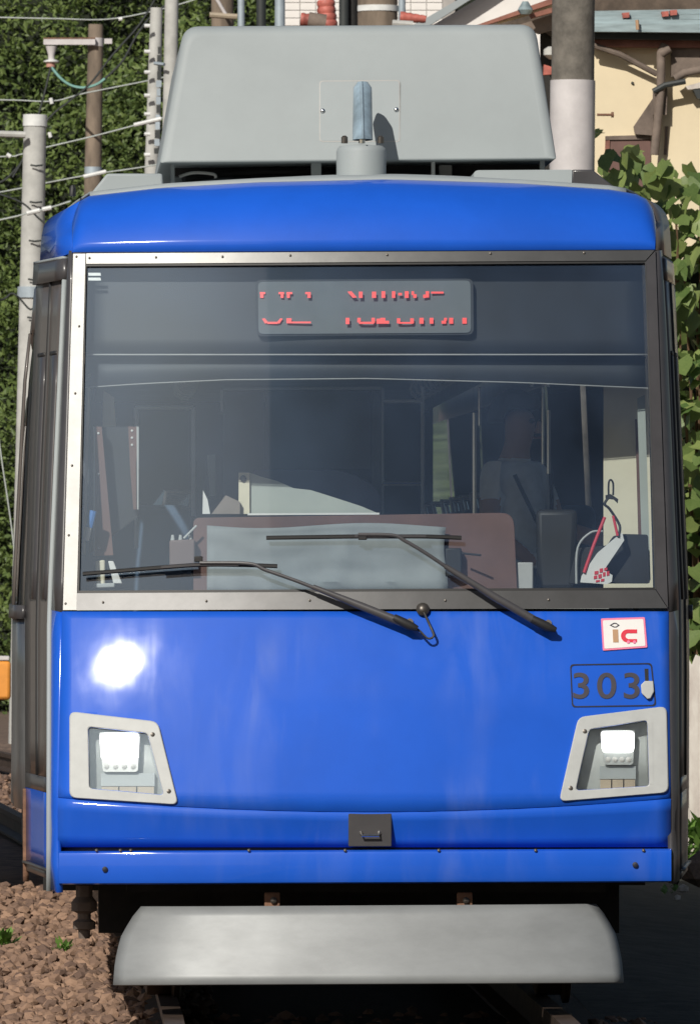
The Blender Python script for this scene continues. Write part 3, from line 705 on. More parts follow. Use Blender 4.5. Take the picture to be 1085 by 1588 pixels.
# plough
rows = []
for t in cols(0, 1, 8):
    py = lerp(1405, 1526, t); hwl = table([(0, 351), (.15, 366), (.4, 383), (.7, 391), (1, 394)], t); rr = []
    for i in range(49):
        u = -1 + 2 * i / 48; px = 571 + u * hwl; X = u * hwl / PXM
        Y = .01 - .11 * t + .15 * X * X + .07 * abs(u) ** 7
        rr.append(P(px, py + u * -2, Y))
    rows.append(rr)
pl = MB().grid(rows).build('plough', M['silver'], tram, smooth=60, solid=.012)
for x in (422, 720):
    br = MB().box(P(x, 1397, .10), (.055, .02, .06)).build('plough_bracket', M['rust'], tram, bevel=.004)
    MB().lathe(P(x + 2, 1396, .088), [(.012, 0), (.012, .01), (.006, .014)], 8, Vector((0, -1, 0))).build('bracket_bolt', M['screw'], br)
    MB().box(P(x, 1397, .45), (.05, .44, .035)).build('plough_arm', M['black'], tram)

# underframe, wheels
MB().box((-.0, 3.2, .62), (2.0, 5.6, .34)).build('underframe', M['black'], tram)
MB().box((0, .42, .56), (1.7, .3, .26)).build('buffer_beam', M['black'], tram)
for Y in (1.6, 3.2):
    for sx in (-.72, .72):
        w_ = MB().lathe((sx - .06, Y, .33), [(.30, 0), (.33, .01), (.33, .10), (.36, .11), (.36, .13), (.30, .14)], 28, Vector((1, 0, 0))).build('wheel', M['railtop'], tram)
        MB().lathe((sx - .08 * (1 if sx > 0 else 1), Y, .33), [(.09, -.02), (.09, .16)], 14, Vector((1, 0, 0))).build('axle_box', M['black'], w_)
MB().box((0, 2.4, .36), (1.9, 2.6, .22)).build('bogie_frame', M['black'], tram)
MB().box((-.12, 12, .55), (2.1, 16, .5)).build('underfloor_box', M['black'], tram)
# hanging sanding pipe at the left corner
sp = MB(); c = P(131, 1386, .45)
sp.lathe(c + Vector((0, 0, -.13)), [(.020, -.03), (.022, 0), (.040, .005), (.040, .03), (.024, .04), (.024, .06), (.046, .07), (.046, .10), (.03, .12), (.03, .16)], 12)
sp.build('sand_pipe', M['timber'], tram, smooth=30)
MB().box(P(128, 1410, .47), (.05, .03, .02)).build('pipe_bracket', M['rust'], tram)

# ------------------------------------------------------------------ cab interior
def quadp(mb, pts, Y, th=.02): mb.prism([P(x, y, Y) for x, y in pts], [P(x, y, Y + th) for x, y in pts]); return mb
fz = .80
MB().box((-.06, 10.2, fz - .03), (2.1, 19, .06)).build('cab_floor', M['lining'], tram)
ceil_z = P(571, 590, 1.2).z
MB().box((-.06, 10.4, ceil_z + .32), (1.8, 18.5, .03)).build('ceiling', M['lining'], tram)
for s in (-1, 1):
    MB().box((s * 1.09 - .06, 10.6, 1.08), (.03, 18, .66)).build('inner_wall', M['lining'], tram)
    MB().box((s * 1.0 - .06, 10.6, 2.62), (.03, 18, .2)).build('inner_wall', M['lining'], tram)
MB().box((-.1, 19.6, 1.75), (2.2, .05, 2.1)).build('rear_bulkhead', M['header'], tram)
# header with the destination display, its lower edge and the lower soffit
hd_ = MB().grid([[S(x, y, -.09) for x in cols(132, 1004, 24)] for y in cols(400, 550, 6)]).build('cab_header', M['header'], tram, smooth=60, solid=.008)
MB().grid([[S(x, y, -.082) for x in cols(132, 1004, 24)] for y in (549, 551)]).build('header_edge', M['lining'], hd_, smooth=60, solid=.004)
hs = [(132, 551), (1004, 549), (1004, 601), (800, 592), (571, 586), (350, 588), (220, 594), (132, 600)]
hb = [(132, 600), (220, 594), (350, 588), (571, 586), (800, 592), (1004, 601)]
MB().grid([[S(x, y if y else table(hb, x), -.14) for x in cols(132, 1004, 24)] for y in (550, None)]).build('cab_soffit', mat('soffit_grey', (0.035, 0.04, 0.048), .6), tram, smooth=60, solid=.01)
MB().tube([S(x, table(hb, x) + 1, -.135) for x in cols(132, 1004, 24)], .002, 5).build('soffit_edge', M['lining'], tram)
dsp = plate(MB(), rpoly([(396, 434), (733, 432), (734, 519), (397, 521)], 10), -.050, .02).build('destination_display', M['header'], tram, smooth=30)
plate(MB(), rpoly([(400, 437), (729, 435), (730, 516), (401, 518)], 8), -.046, .004).build('display_face', M['panelface'], dsp)
def D(zx, zy): return 390 + zx * 350 / 1085, 420 + zy * 110 / 341
led = []
for (a, b, c, d) in ((40, 102, 66, 112), (42, 112, 58, 130), (130, 102, 156, 112), (140, 112, 154, 130), (168, 102, 196, 112), (170, 112, 184, 130), (258, 102, 284, 112), (268, 112, 284, 130),
                     (515, 100, 533, 130), (578, 100, 598, 130), (624, 98, 642, 130), (674, 98, 690, 130), (704, 106, 722, 118), (736, 98, 754, 130), (768, 98, 780, 116), (776, 112, 792, 130), (836, 98, 852, 128), (824, 114, 838, 130), (862, 100, 922, 109),
                     (76, 245, 126, 255), (168, 228, 192, 252), (192, 244, 285, 252), (452, 226, 470, 256), (508, 226, 524, 248), (516, 245, 588, 255), (576, 226, 592, 250), (600, 230, 618, 254), (618, 226, 642, 254), (642, 240, 660, 254),
                     (698, 228, 714, 252), (706, 246, 776, 254), (762, 228, 779, 252), (806, 226, 826, 254), (855, 226, 873, 254), (912, 240, 934, 254), (924, 226, 938, 240), (949, 226, 968, 254), (1012, 226, 1033, 254)):
    led.append([D(a, b), D(c, b), D(c, d), D(a, d)])
led += [[D(460, 100), D(480, 98), D(506, 128), D(486, 130)], [D(50, 230), D(64, 228), D(80, 248), D(66, 254)], [D(122, 248), D(138, 228), D(150, 230), D(134, 254)]]
for q in led: plate(MB(), q, -.0405, .002).build('lit_segment', M['led'], dsp, smooth=0)
# white bars painting a bright reflection in the top left corner of the screen
lb = MB()
for y in (423, 430.5): plate(lb, [(137, y), (156, y), (157, y + 4.5), (137.5, y + 4.5)], -.006, .002)
lb.build('screen_glint', M['white'], tram, smooth=0)
# dash and cover cloth
MB().prism([P(x, y, .78) for x, y in rpoly([(300, 803), (796, 795), (802, 925), (300, 925)], [10, 20, 1, 1])], [P(x, y, .95) for x, y in rpoly([(300, 803), (796, 795), (802, 925), (300, 925)], [10, 20, 1, 1])]).build('dashboard', M['dash'], tram, bevel=.01)
rows = []
for j in range(15):
    t = j / 14; rr = []
    for i in range(31):
        u = i / 30; px = lerp(321, 691, u); py = lerp(815 + 4 * math.sin(u * 7), 917, t)
        if i == 30: px -= 3 * math.sin(t * 5)
        y = .742 + .012 * noise.noise(Vector((u * 4, t * 5, 2))) + .010 * noise.noise(Vector((u * 13, t * 3, 5))) - .015 * t - .018 * math.exp(-((u - .57) / .04) ** 2 - ((t - .4) / .35) ** 2)
        y -= .01 * math.exp(-((t - .85) / .05) ** 2)
        rr.append(P(px, py, y))
    rows.append(rr)
MB().grid(rows).build('dash_cover', M['cloth'], tram, smooth=60, solid=.004)
MB().box(P(571, 935, .66), (1.7, .5, .04)).build('dash_shelf', M['lining'], tram)
quadp(MB(), [(690, 850), (715, 850), (716, 890), (690, 895)], .72, .05).build('switch_box', M['rubber'], tram, bevel=.005)
MB().tube([P(716, 858, .70), P(745, 861, .66)], .004).build('switch_lever', M['rubber'], tram)
# desk plate and driver's seat
quadp(MB(), [(371, 797), (371, 733), (387, 733), (404, 739), (430, 746), (455, 757), (482, 760), (520, 772), (560, 785), (586, 796)], 1.05, .02).build('desk_plate', M['desk'], tram)
quadp(MB(), [(370, 733), (387, 733), (387, 797), (370, 797)], 1.035, .012).build('desk_bracket', M['cream'], tram)
MB().lathe(P(377, 742, 1.033), [(.012, 0), (.012, .006), (.006, .012)], 8, Vector((0, -1, 0))).build('desk_bolt', M['screw'], tram)
st_ = quadp(MB(), rpoly([(392, 728), (540, 729), (590, 760), (592, 830), (392, 830)], [8, 30, 20, 2, 2]), 1.5, .10).build('driver_seat', M['seat'], tram, bevel=.03, segs=3)
quadp(MB(), [(384, 796), (588, 795), (588, 798), (384, 799)], 1.0, .02).build('desk_edge', M['white'], tram)
# partition frames behind the driver
fm = MB()
for a, b in (((345, 604), (592, 602)), ((592, 602), (592, 800)), ((345, 604), (345, 640)), ((595, 622), (655, 622)), ((210, 632), (300, 632)), ((212, 632), (212, 850)), ((300, 632), (300, 800)), ((655, 600), (655, 800))):
    fm.tube([P(*a, 1.9), P(*b, 1.9)], .007, 6)
fm.build('partition_frame', mat('partition_grey', (.55, .58, .60), .4), tram)
quadp(MB(), [(322, 705), (334, 705), (334, 770), (324, 770)], 1.7, .02).build('gauge_box', M['desk'], tram)
quadp(MB(), [(315, 760), (322, 775), (326, 797), (314, 797)], 1.0, .03).build('paper_holder', M['white'], tram)
quadp(MB(), [(328, 797), (350, 768), (372, 778), (372, 797)], 1.0, .03).build('ticket_box', mat('box_tan', (.26, .22, .19), .7), tram)
for (x, y0, y1, Y, r) in ((735, 640, 797, 1.3, .009), (743, 600, 660, 1.6, .006), (824, 560, 600, 2.0, .007), (849, 540, 600, 2.0, .007), (850, 636, 735, 1.6, .008), (841, 600, 720, 1.9, .006)):
    MB().tube([P(x, y0, Y), P(x, y1, Y)], r, 8).build('grab_pole', M['steel'], tram)
MB().tube([P(593, 750, 1.5), P(652, 750, 1.5)], .006, 8).build('grab_rail', M['steel'], tram)
seatm = mat('seat_moquette', (0.06, 0.10, 0.16), .9)
for sx in (-1, 1):
    for k in range(7):
        Y = 2.9 + k * .95
        bk = MB().box((sx * .78 - .03, Y, fz + .72), (.44, .09, .62)).build('passenger_seat', seatm, tram, bevel=.04, segs=3)
        MB().box((sx * .78 - .03, Y - .26, fz + .42), (.44, .46, .10)).build('seat_cushion', seatm, bk, bevel=.03)
        MB().tube([Vector((sx * .58 - .03, Y, fz + .98)), Vector((sx * .56 - .03, Y, fz + 1.08)), Vector((sx * .66 - .03, Y, fz + 1.08)), Vector((sx * .68 - .03, Y, fz + .98))], .012, 6).build('seat_grip', M['steel'], bk)
    MB().tube([Vector((sx * .55, 2.2, fz + 1.85)), Vector((sx * .55 - .1, 16, fz + 1.85))], .015, 8).build('ceiling_rail', M['steel'], tram)
    for k in range(14):
        Y = 2.4 + k * .55
        MB().tube([Vector((sx * .55, Y, fz + 1.84)), Vector((sx * .55, Y, fz + 1.68))], .007, 5).build('strap', M['cream'], tram)
        MB().tube([Vector((sx * .55 + .05 * math.cos(a), Y, fz + 1.63 + .05 * math.sin(a))) for a in [i * math.pi / 5 for i in range(11)]], .007, 5).build('strap_ring', M['white'], tram)
quadp(MB(), [(411, 606), (575, 606), (575, 727), (411, 727)], 1.88, .02).build('partition_panel', mat('partition_dark', (.05, .055, .065), .5), tram)
quadp(MB(), [(346, 606), (410, 606), (410, 797), (346, 797)], 1.89, .02).build('partition_panel', mat('partition_mid', (.13, .14, .155), .6), tram)
quadp(MB(), [(576, 606), (591, 606), (591, 797), (576, 797)], 1.89, .02).build('partition_panel', mat('partition_mid', (.13, .14, .155), .6), tram)
# left pillar boards
bd = quadp(MB(), [(147, 661), (158, 662), (176, 861), (146, 862)], .55, .03).build('blind_board', M['dash'], tram)
for y in (672, 735, 850): MB().lathe(P(153, y, .548), [(.005, 0), (.003, .003)], 6, Vector((0, -1, 0))).build('rivet', M['white'], bd)
quadp(MB(), [(145, 661), (148, 661), (147, 862), (145, 862)], .545, .02).build('board_edge', M['bezel'], bd)
bd2 = quadp(MB(), [(199, 661), (214, 662), (214, 690), (211, 720), (212, 790), (207, 790), (202, 725)], .60, .03).build('blind_board', M['dash'], tram)
for y in (668, 679, 690): MB().lathe(P(205, y, .598), [(.005, 0), (.003, .003)], 6, Vector((0, -1, 0))).build('rivet', M['white'], bd2)
quadp(MB(), [(212, 661), (215.5, 662), (215, 790), (213, 790)], .595, .02).build('board_edge', M['bezel'], bd2)
quadp(MB(), [(161, 605), (177, 616), (180, 663), (159, 663)], .75, .02).build('door_window_light', M['cream'], tram)  # cream panel paints in the daylight seen through the window
quadp(MB(), [(137, 580), (140.5, 580), (133, 860), (129, 860)], .60, .02).build('pillar_edge', M['cream'], tram)
quadp(MB(), [(138, 662), (215, 662), (215, 800), (138, 860)], .64, .01).build('side_blind', M['header'], tram)
hx = MB().tube([P(134, 838, .44), P(140, 812, .44)], .010).build('flag_stick', M['white'], tram)
MB().tube([P(139, 818, .44), P(145, 792, .44)], .013).build('flag_grip', M['bluegrip'], tram)
quadp(MB(), [(148, 870), (163, 868), (163, 912), (150, 912)], .50, .05).build('cab_switch', M['cream'], tram, bevel=.006)
quadp(MB(), [(168, 870), (176, 870), (190, 905), (176, 905)], .50, .02).build('cab_switch', M['white'], tram, bevel=.003)
quadp(MB(), [(146, 905), (178, 904), (178, 911), (145, 912)], .46, .05).build('switch_base', M['bezel'], tram, bevel=.004)
quadp(MB(), [(263, 838), (302, 836), (302, 880), (263, 880)], .72, .06).build('instrument_box', mat('instrument_brown', (.17, .12, .11), .6), tram, bevel=.005)
for x in (268, 280, 295): MB().lathe(P(x, 838, .74), [(.008, 0), (.005, .02)], 8).build('instrument_knob', M['bezel'], tram)
MB().tube([P(285, 835, .72), P(305, 815, .72)], .004).build('instrument_lever', M['bezel'], tram)
# right wall lit by the sun through the screen
quadp(MB(), [(935, 600), (1004, 600), (1012, 925), (935, 925)], .92, .03).build('cab_wall', M['cream'], tram)
quadp(MB(), [(987, 618), (999, 612), (1008, 900), (996, 900)], .70, .02).build('pillar_trim', M['desk'], tram)
quadp(MB(), [(984, 650), (987, 650), (996, 840), (989, 840)], .90, .01).build('door_gap', M['dash'], tram)
bc = rpoly([(950, 831), (966, 828), (1004, 829), (1007, 905), (880, 905), (893, 850), (940, 846)], 4, 3)
quadp(MB(), bc, .50, .12).build('control_box', M['rubber'], tram, bevel=.01)
MB().tube(spl([P(893, 905, .47), P(895, 850, .47), P(915, 826, .47), P(935, 824, .47)], 6), .004).build('cable_loop', M['bezel'], tram)
quadp(MB(), [(830, 790), (895, 790), (890, 915), (832, 915)], .9, .3).build('fare_box', M['rubber'], tram, bevel=.02)
quadp(MB(), [(800, 872), (826, 872), (826, 915), (800, 915)], .8, .05).build('side_box', M['lining'], tram, bevel=.005)

# loose tag with hook and red cords on the sill
tg = empty('sill_tag', 'white printed tag with red cords at the right end of the windscreen', 'tag')
quadp(MB(), [(964, 826), (967, 838), (936, 884), (949, 892), (948, 902), (940, 906), (899, 903), (901, 893), (925, 858), (947, 839)], .43, .006).build('tag_card', M['white'], tg)
pr_ = MB()
for (a, b, c, d) in ((921, 886, 927, 890), (929, 882, 934, 887), (920, 893, 925, 897), (927, 891, 932, 896), (934, 888, 938, 893), (936, 881, 941, 884), (940, 886, 944, 892), (923, 900, 929, 902), (931, 898, 936, 901)):
    quadp(pr_, [(a, b), (c, b - 1), (c, d), (a, d + 1)], .427, .002)
pr_.build('tag_print', M['red'], tg, smooth=0)
MB().tube([P(937, 802, .44), P(920, 845, .43), P(905, 888, .425)], .006).build('cord', M['red'], tg)
MB().tube([P(950, 800, .44), P(954, 818, .43), P(957, 831, .425)], .005).build('cord', M['red'], tg)
MB().tube(spl([P(958, 833, .425), P(960, 815, .44), P(945, 790, .44), P(937, 782, .44), P(943, 772, .44), P(950, 771, .44)], 6), .005).build('hook_stem', M['rubber'], tg)
MB().tube(spl([P(943, 770, .44), P(943, 750, .44), P(946, 744, .44), P(950, 750, .44), P(950, 768, .44)], 5), .0035).build('hook', M['rubber'], tg)
quadp(MB(), [(938, 768), (946, 766), (958, 774), (957, 781), (951, 775), (938, 773)], .435, .01).build('hook_clip', M['rubber'], tg)

# passenger standing behind the screen
def person():
    root = empty('person', 'passenger in grey shirt with dark strap behind right half of windscreen', 'person')
    o0 = P(797, 900, 2.0); bx_ = o0.x; by = 2.0; z0 = fz
    H = {}
    KS = .9; Rz = Matrix.Rotation(R_(52), 3, 'Z')
    def V(x, y, z):
        q = Rz @ Vector((x * KS, y * KS, z * KS)); return (bx_ + q.x, by + q.y, z0 + q.z)
    nodes = [('pelvis', V(0, 0, .84), (.145, .105)), ('waist', V(.0, 0, 1.0), (.135, .095)), ('chest', V(0.0, .0, 1.18), (.155, .105)), ('neckb', V(.0, .0, 1.31), (.085, .075)), ('neck', V(.0, -.01, 1.37), (.052, .055)),
             ('head', V(.0, -.035, 1.45), (.072, .085)), ('crown', V(.0, -.02, 1.545), (.066, .08)),
             ('sL', V(-.16, 0, 1.27), (.06, .06)), ('eL', V(-.22, -.03, 1.02), (.045, .045)), ('hL', V(-.17, -.22, .90), (.032, .032)), ('fL', V(-.15, -.29, .885), (.036, .02)),
             ('sR', V(.16, 0, 1.27), (.06, .06)), ('eR', V(.23, -.06, 1.04), (.045, .045)), ('hR', V(.30, -.27, .98), (.032, .032)), ('fR', V(.32, -.34, .985), (.036, .02)),
             ('kL', V(-.10, -.01, .45), (.065, .065)), ('aL', V(-.10, .02, .08), (.042, .045)), ('tL', V(-.11, -.12, .035), (.045, .03)), ('jL', V(-.085, 0, .76), (.09, .09)),
             ('kR', V(.10, -.01, .45), (.065, .065)), ('aR', V(.10, .02, .08), (.042, .045)), ('tR', V(.11, -.12, .035), (.045, .03)), ('jR', V(.085, 0, .76), (.09, .09))]
    for sx, hn in ((-1, 'fL'), (1, 'fR')):
        base = [q for q in nodes if q[0] == hn][0][1]
        for k, (dx, dl) in enumerate(((-.03, .07), (-.01, .08), (.01, .078), (.03, .06))):
            nodes.append((hn + 'f%d' % k, (base[0] + dx, base[1] - .04, base[2]), (.009, .009)))
            nodes.append((hn + 'g%d' % k, (base[0] + dx, base[1] - .04 - dl, base[2] - .02), (.008, .008)))
        nodes.append((hn + 'th', (base[0] - sx * .055, base[1] - .01, base[2]), (.010, .010)))
    idx = {n_[0]: i for i, n_ in enumerate(nodes)}
    E = [('pelvis', 'waist'), ('waist', 'chest'), ('chest', 'neckb'), ('neckb', 'neck'), ('neck', 'head'), ('head', 'crown'), ('chest', 'sL'), ('sL', 'eL'), ('eL', 'hL'), ('hL', 'fL'), ('chest', 'sR'), ('sR', 'eR'), ('eR', 'hR'), ('hR', 'fR'),
         ('pelvis', 'jL'), ('jL', 'kL'), ('kL', 'aL'), ('aL', 'tL'), ('pelvis', 'jR'), ('jR', 'kR'), ('kR', 'aR'), ('aR', 'tR')]
    for hn in ('fL', 'fR'):
        for k in range(4): E += [(hn, hn + 'f%d' % k), (hn + 'f%d' % k, hn + 'g%d' % k)]
        E.append((hn, hn + 'th'))
    me = bpy.data.meshes.new('body'); me.from_pydata([q[1] for q in nodes], [(idx[a], idx[b]) for a, b in E], [])
    ob = bpy.data.objects.new('body_tmp', me); COL.objects.link(ob)
    ob.modifiers.new('skin', 'SKIN'); ss = ob.modifiers.new('sub', 'SUBSURF'); ss.levels = 3; ss.render_levels = 3
    for i, q in enumerate(nodes):
        sv = me.skin_vertices[0].data[i]; sv.radius = (q[2][0] * KS, q[2][1] * KS); sv.use_root = (i == 0)
    bpy.context.view_layer.update()
    m2 = bpy.data.meshes.new_from_object(ob.evaluated_get(bpy.context.evaluated_depsgraph_get()))
    bpy.data.objects.remove(ob)
    m2.materials.clear()
    for k in ('skin', 'shirt', 'trouser'): m2.materials.append(M[k])
    for p in m2.polygons:
        c = p.center; lq = Rz.inverted() @ (c - Vector((bx_, by, z0))) / KS; x, z = lq.x, lq.z; p.use_smooth = True
        arm = abs(x) > .19 and z < 1.16
        if z < .88 and not (abs(x) > .13 and lq.y < -.1): p.material_index = 2 if z > .1 else 2
        elif z < 1.33 and not arm: p.material_index = 1
        else: p.material_index = 0
    bo_ = bpy.data.objects.new('body', m2); COL.objects.link(bo_); bo_.parent = root
    hm = MB(); c = Vector(V(0, -.01, 1.50)); rows = []
    for j in range(8):
        th = j / 7 * 1.75; rows.append([c + Rz @ Vector((.083 * math.sin(th) * math.cos(a), .102 * math.sin(th) * math.sin(a) + .012, .105 * math.cos(th) + (.05 if math.sin(a) < -.2 and th > 1.2 else 0))) for a in [k * math.pi / 10 for k in range(21)]])
    hm.grid(rows).build('hair', M['hair'], root, smooth=60, solid=.01)
    fm_ = MB(); fm_.lathe(Vector(V(0, -.125, 1.455)), [(.013, -.02), (.017, -.01), (.006, .025)], 8); fm_.build('nose', M['skin'], root)
    ey = MB()
    for sx in (-.032, .032): ey.lathe(Vector(V(sx, -.112, 1.485)), [(.011, 0), (.008, .006)], 8, Vector((0, -1, 0)))
    ey.build('eye', M['hair'], root); MB().box(V(0, -.118, 1.415), (.045, .01, .008)).build('mouth', mat('lip', (.25, .1, .08), .5), root)
    MB().tube(spl([Vector(V(-.14, -.10, 1.26)), Vector(V(-.10, -.135, 1.15)), Vector(V(-.0, -.145, 1.03)), Vector(V(.07, -.14, 1.12)), Vector(V(.10, -.11, 1.30))], 6), .008).build('bag_strap', M['hair'], root)
person()

# ------------------------------------------------------------------ poles and wires on the left
def pole(name, label, m, cx0, y0, w0, cx1, y1, w1, Y, capm=None, cap=None, group='roadside poles'):
    rt = empty(name, label, 'pole', group)
    k = (DIST + Y) / DIST / PXM
    a = P(cx0, y0, Y); b = P(cx1, y1, Y)
    d = (b - a) / (a.z - b.z); zb = G0 - .25
    bt = a + d * (a.z - zb); rb = lerp(w0, w1, (a.z - zb) / (a.z - b.z)) * k / 2
    MB().tube([bt, b, a], [rb, w1 * k / 2, w0 * k / 2], 20).build('shaft', m, rt)
    if cap:
        for (y_0, y_1, wd, mm) in cap:
            t0 = (y_0 - y0) / (y1 - y0); t1 = (y_1 - y0) / (y1 - y0)
            MB().tube([P(lerp(cx0, cx1, t1), y_1, Y), P(lerp(cx0, cx1, t0), y_0, Y)], wd * k / 2, 20).build('band', mm, rt)
    return rt
pa = pole('concrete_pole', 'pale concrete pole with a white cap and side arm nearest the tram left edge', M['concrete'], 55, 180, 35, 37, 1050, 42, 60,
          cap=[(178, 196, 38, M['porcelain']), (445, 462, 44, M['bluegrey'])])
MB().tube([P(40, 209, 59.8), P(-80, 205, 59.8)], .035, 8).build('arm', M['concrete'], pa)
for y in (256, 313, 373, 433, 492):
    c = P(lerp(55, 37, (y - 180) / 870) + 3, y, 59.85)
    MB().tube([c + Vector((-.06, -.02, 0)), c + Vector((.0, -.03, -.01)), c + Vector((.07, -.0, .0))], .010, 6).build('step_clamp', M['cable'], pa)
MB().tube([P(77, 205, 59.9), P(79, 213, 59.9)], .02, 8).build('insulator', M['porcelain'], pa)
pb = pole('brown_pole', 'weathered brown pole carrying a bracket with a hanging insulator', M['brownpole'], 149, 38, 23, 144, 300, 27, 75, cap=[(59, 72, 25, M['sleeve']), (259, 270, 27, M['bluegrey'])])
k75 = 105 / DIST / PXM
MB().box(P(108, 65, 74.85), (80 * k75, .06, 9 * k75)).build('bracket_arm', M['sleeve'], pb)
MB().box(P(108, 59.5, 74.85), (80 * k75, .07, 2 * k75)).build('bracket_rust', M['rust'], pb)
MB().box(P(168, 64, 74.85), (12 * k75, .06, 8 * k75)).build('bracket_stub', M['sleeve'], pb)
MB().lathe(P(80, 93, 74.85), [(5 * k75, 0), (5 * k75, .06), (9 * k75, .17)], 14).build('insulator_neck', M['sleeve'], pb)
MB().lathe(P(80, 98, 74.85), [(9 * k75, 0), (12 * k75, .015), (12 * k75, .03), (5 * k75, .05)], 16).build('insulator_disc', M['porcelain'], pb)
MB().lathe(P(79, 104, 74.85), [(7 * k75, 0), (7 * k75, .05)], 12).build('insulator_foot', M['pinkbit'], pb)
pc = pole('concrete_pole', 'slim pale concrete pole with a ladder of small insulators, close behind the tram roof', M['concrete'], 243, 12, 19, 236, 265, 23, 70)
k70 = 100 / DIST / PXM
for y in (40, 80, 112, 148, 177, 208, 240):
    MB().tube([P(233, y, 69.8), P(224, y, 69.8)], 3 * k70, 8).build('insulator', M['porcelain'], pc)
random.seed(3)
for y in range(78, 245, 13):
    c = P(lerp(248, 243, (y - 78) / 170), y, 69.82)
    MB().box(c, (random.uniform(5, 9) * k70, .03, random.uniform(8, 13) * k70)).build('dark_wrap', M['cable'] if random.random() < .6 else M['bluegrey'], pc)
pd = pole('concrete_pole', 'smooth pale concrete pole tucked behind the left edge of the grey roof box', M['concrete'], 267, -30, 21, 262, 285, 23, 66)
MB().tube([P(255, 100, 65.8), P(240, 98, 65.9)], .02, 6).build('bracket', M['bluegrey'], pd)

def wire(label, pts, Y, r=.009, m='wire', ins=(), grp='overhead wires'):
    q = [P(x, y, Y) for x, y in pts]
    o = MB().tube(spl(q, 6), r, 6, ).build('overhead_wire', M[m]); tag(o, label, 'wire', grp)
    for (x, y, x2, y2) in ins:
        MB().tube([P(x, y, Y - .05), P(x2, y2, Y - .05)], .024, 8).build('insulator', M['porcelain'], o)
wire('topmost pale wire crossing above the brown pole', [(-200, 22), (0, 27), (90, 29), (165, 30), (235, 18), (300, 0), (420, -40)], 72, ins=[(184, 30, 190, 29)])
wire('pale wire passing just below the looping cable of the brown pole', [(-200, 158), (0, 155), (80, 157), (130, 145), (230, 125), (300, 110)], 72, ins=[(79, 152, 81, 161)])
wire('pale wire reaching the slim pole at mid height with a white strain insulator', [(-200, 245), (0, 243), (30, 240), (70, 229), (150, 210), (240, 186), (300, 170)], 68, ins=[(208, 194, 250, 184), (11, 239, 17, 243)])
wire('pale wire ending above the left roof cover of the tram', [(-200, 330), (0, 298), (70, 284), (140, 271), (222, 259), (300, 245)], 68, ins=[(130, 274, 165, 266)])
wire('lowest pale wire with a white strain insulator in front of the concrete pole', [(-200, 380), (0, 341), (45, 330), (78, 322), (110, 312)], 56, ins=[(42, 331, 62, 326), (66, 325, 80, 322)])
wire('thin pale guy wire slanting down at the left edge of the picture', [(-14, 560), (0, 690), (18, 815), (32, 940)], 58, r=.008)
wire('green cable looping down from the hanging insulator', [(80, 104), (95, 122), (112, 133), (131, 136), (150, 131), (163, 122)], 74, r=.017, m='gcable')
wire('dark cable rising from the green loop to the top of the slim pole', [(163, 122), (190, 95), (212, 55), (235, 25), (262, 4), (300, -30)], 73, r=.014, m='cable')
wire('long dark cable sagging from the left edge up across the brown pole', [(-60, 300), (0, 283), (25, 262), (45, 235), (75, 185), (110, 155), (140, 130), (175, 85), (215, 40), (240, 0)], 71, r=.012, m='cable')
wire('dark cable running down from the hanging insulator to the concrete pole', [(79, 104), (68, 150), (55, 195), (42, 235), (20, 275)], 64, r=.012, m='cable')
wire('short dark cable crossing the concrete pole below its middle clamp', [(-40, 290), (30, 312), (62, 340), (90, 362)], 58, r=.010, m='cable')
wire('dark cable behind the concrete pole dropping toward the tram door', [(-60, 470), (0, 466), (18, 455), (30, 462), (48, 480), (58, 465), (66, 440)], 57, r=.010, m='cable')

# ------------------------------------------------------------------ poles and houses behind the roof box
pf = pole('dark_pole', 'thick dark pole with a pale lower sleeve to the right of the roof box', M['darkpole'], 889, -60, 66, 886, 300, 67, 25, cap=[(125, 330, 70, M['sleeve'])])
MB().tube([P(925, 178, 24.8), P(948, 178, 24.8)], .008, 8).build('step_bolt', M['rust'], pf)
MB().tube([P(947, 178, 24.8), P(951, 178, 24.8)], .018, 8).build('bolt_head', M['rust'], pf)
pg = pole('brown_pole', 'brown pole with a white diagonal strut rising behind the roof box', M['brownpole'], 345, -60, 34, 345, 300, 36, 58)
MB().tube([P(330, -12, 57.6), P(351, 24, 57.6)], .018, 8).build('strut', M['sleeve'], pg)
MB().tube([P(325, 23, 57.6), P(368, 26, 57.6)], .03, 8).build('clamp', M['tanbit'], pg)
pole('steel_pole', 'thin pale blue steel pole right of the strutted brown pole', M['bluegrey'], 374, -60, 11, 374, 300, 11, 56)
pole('black_pole', 'narrow black pole between two pale blue poles above the roof box', M['cable'], 405, -60, 15, 405, 300, 15, 57)
pole('steel_pole', 'wider pale blue steel pole at the edge of the white tiled wall', M['bluegrey'], 434, -60, 16, 434, 300, 16, 55)
pk = pole('black_pole', 'wide black twin pole in front of the white tiled wall', M['cable'], 533, -60, 15, 533, 300, 15, 50)
MB().tube([P(546, 300, 50.1), P(546, -60, 50.1)], .05, 10).build('shaft', M['black'], pk)
pm = pole('brown_pole', 'thick brown pole with a white band above the middle of the roof box', M['brownpole'], 585, -60, 62, 585, 300, 63, 52, cap=[(9, 18, 65, M['porcelain'])])
pole('steel_pole', 'pale blue steel pole hard against the thick banded pole', M['bluegrey'], 623, -60, 11, 623, 300, 11, 53)
def ins_(label, pts, rads, Y):
    rt = empty('insulator', label, 'insulator', 'red insulators behind the roof box'); k = (DIST + Y) / DIST / PXM
    for i, ((a, b), (r0, r1)) in enumerate(zip(pts, rads)):
        n_ = 7; prof_ = []
        p, q = P(*a, Y), P(*b, Y)
        MB().tube([p.lerp(q, t / 12) for t in range(13)], [(lerp(r0, r1, t / 12) * (1 if t % 3 else .9)) * k for t in range(13)], 14).build('shed_stack' if i else 'body', M['redins'], rt)
    return rt
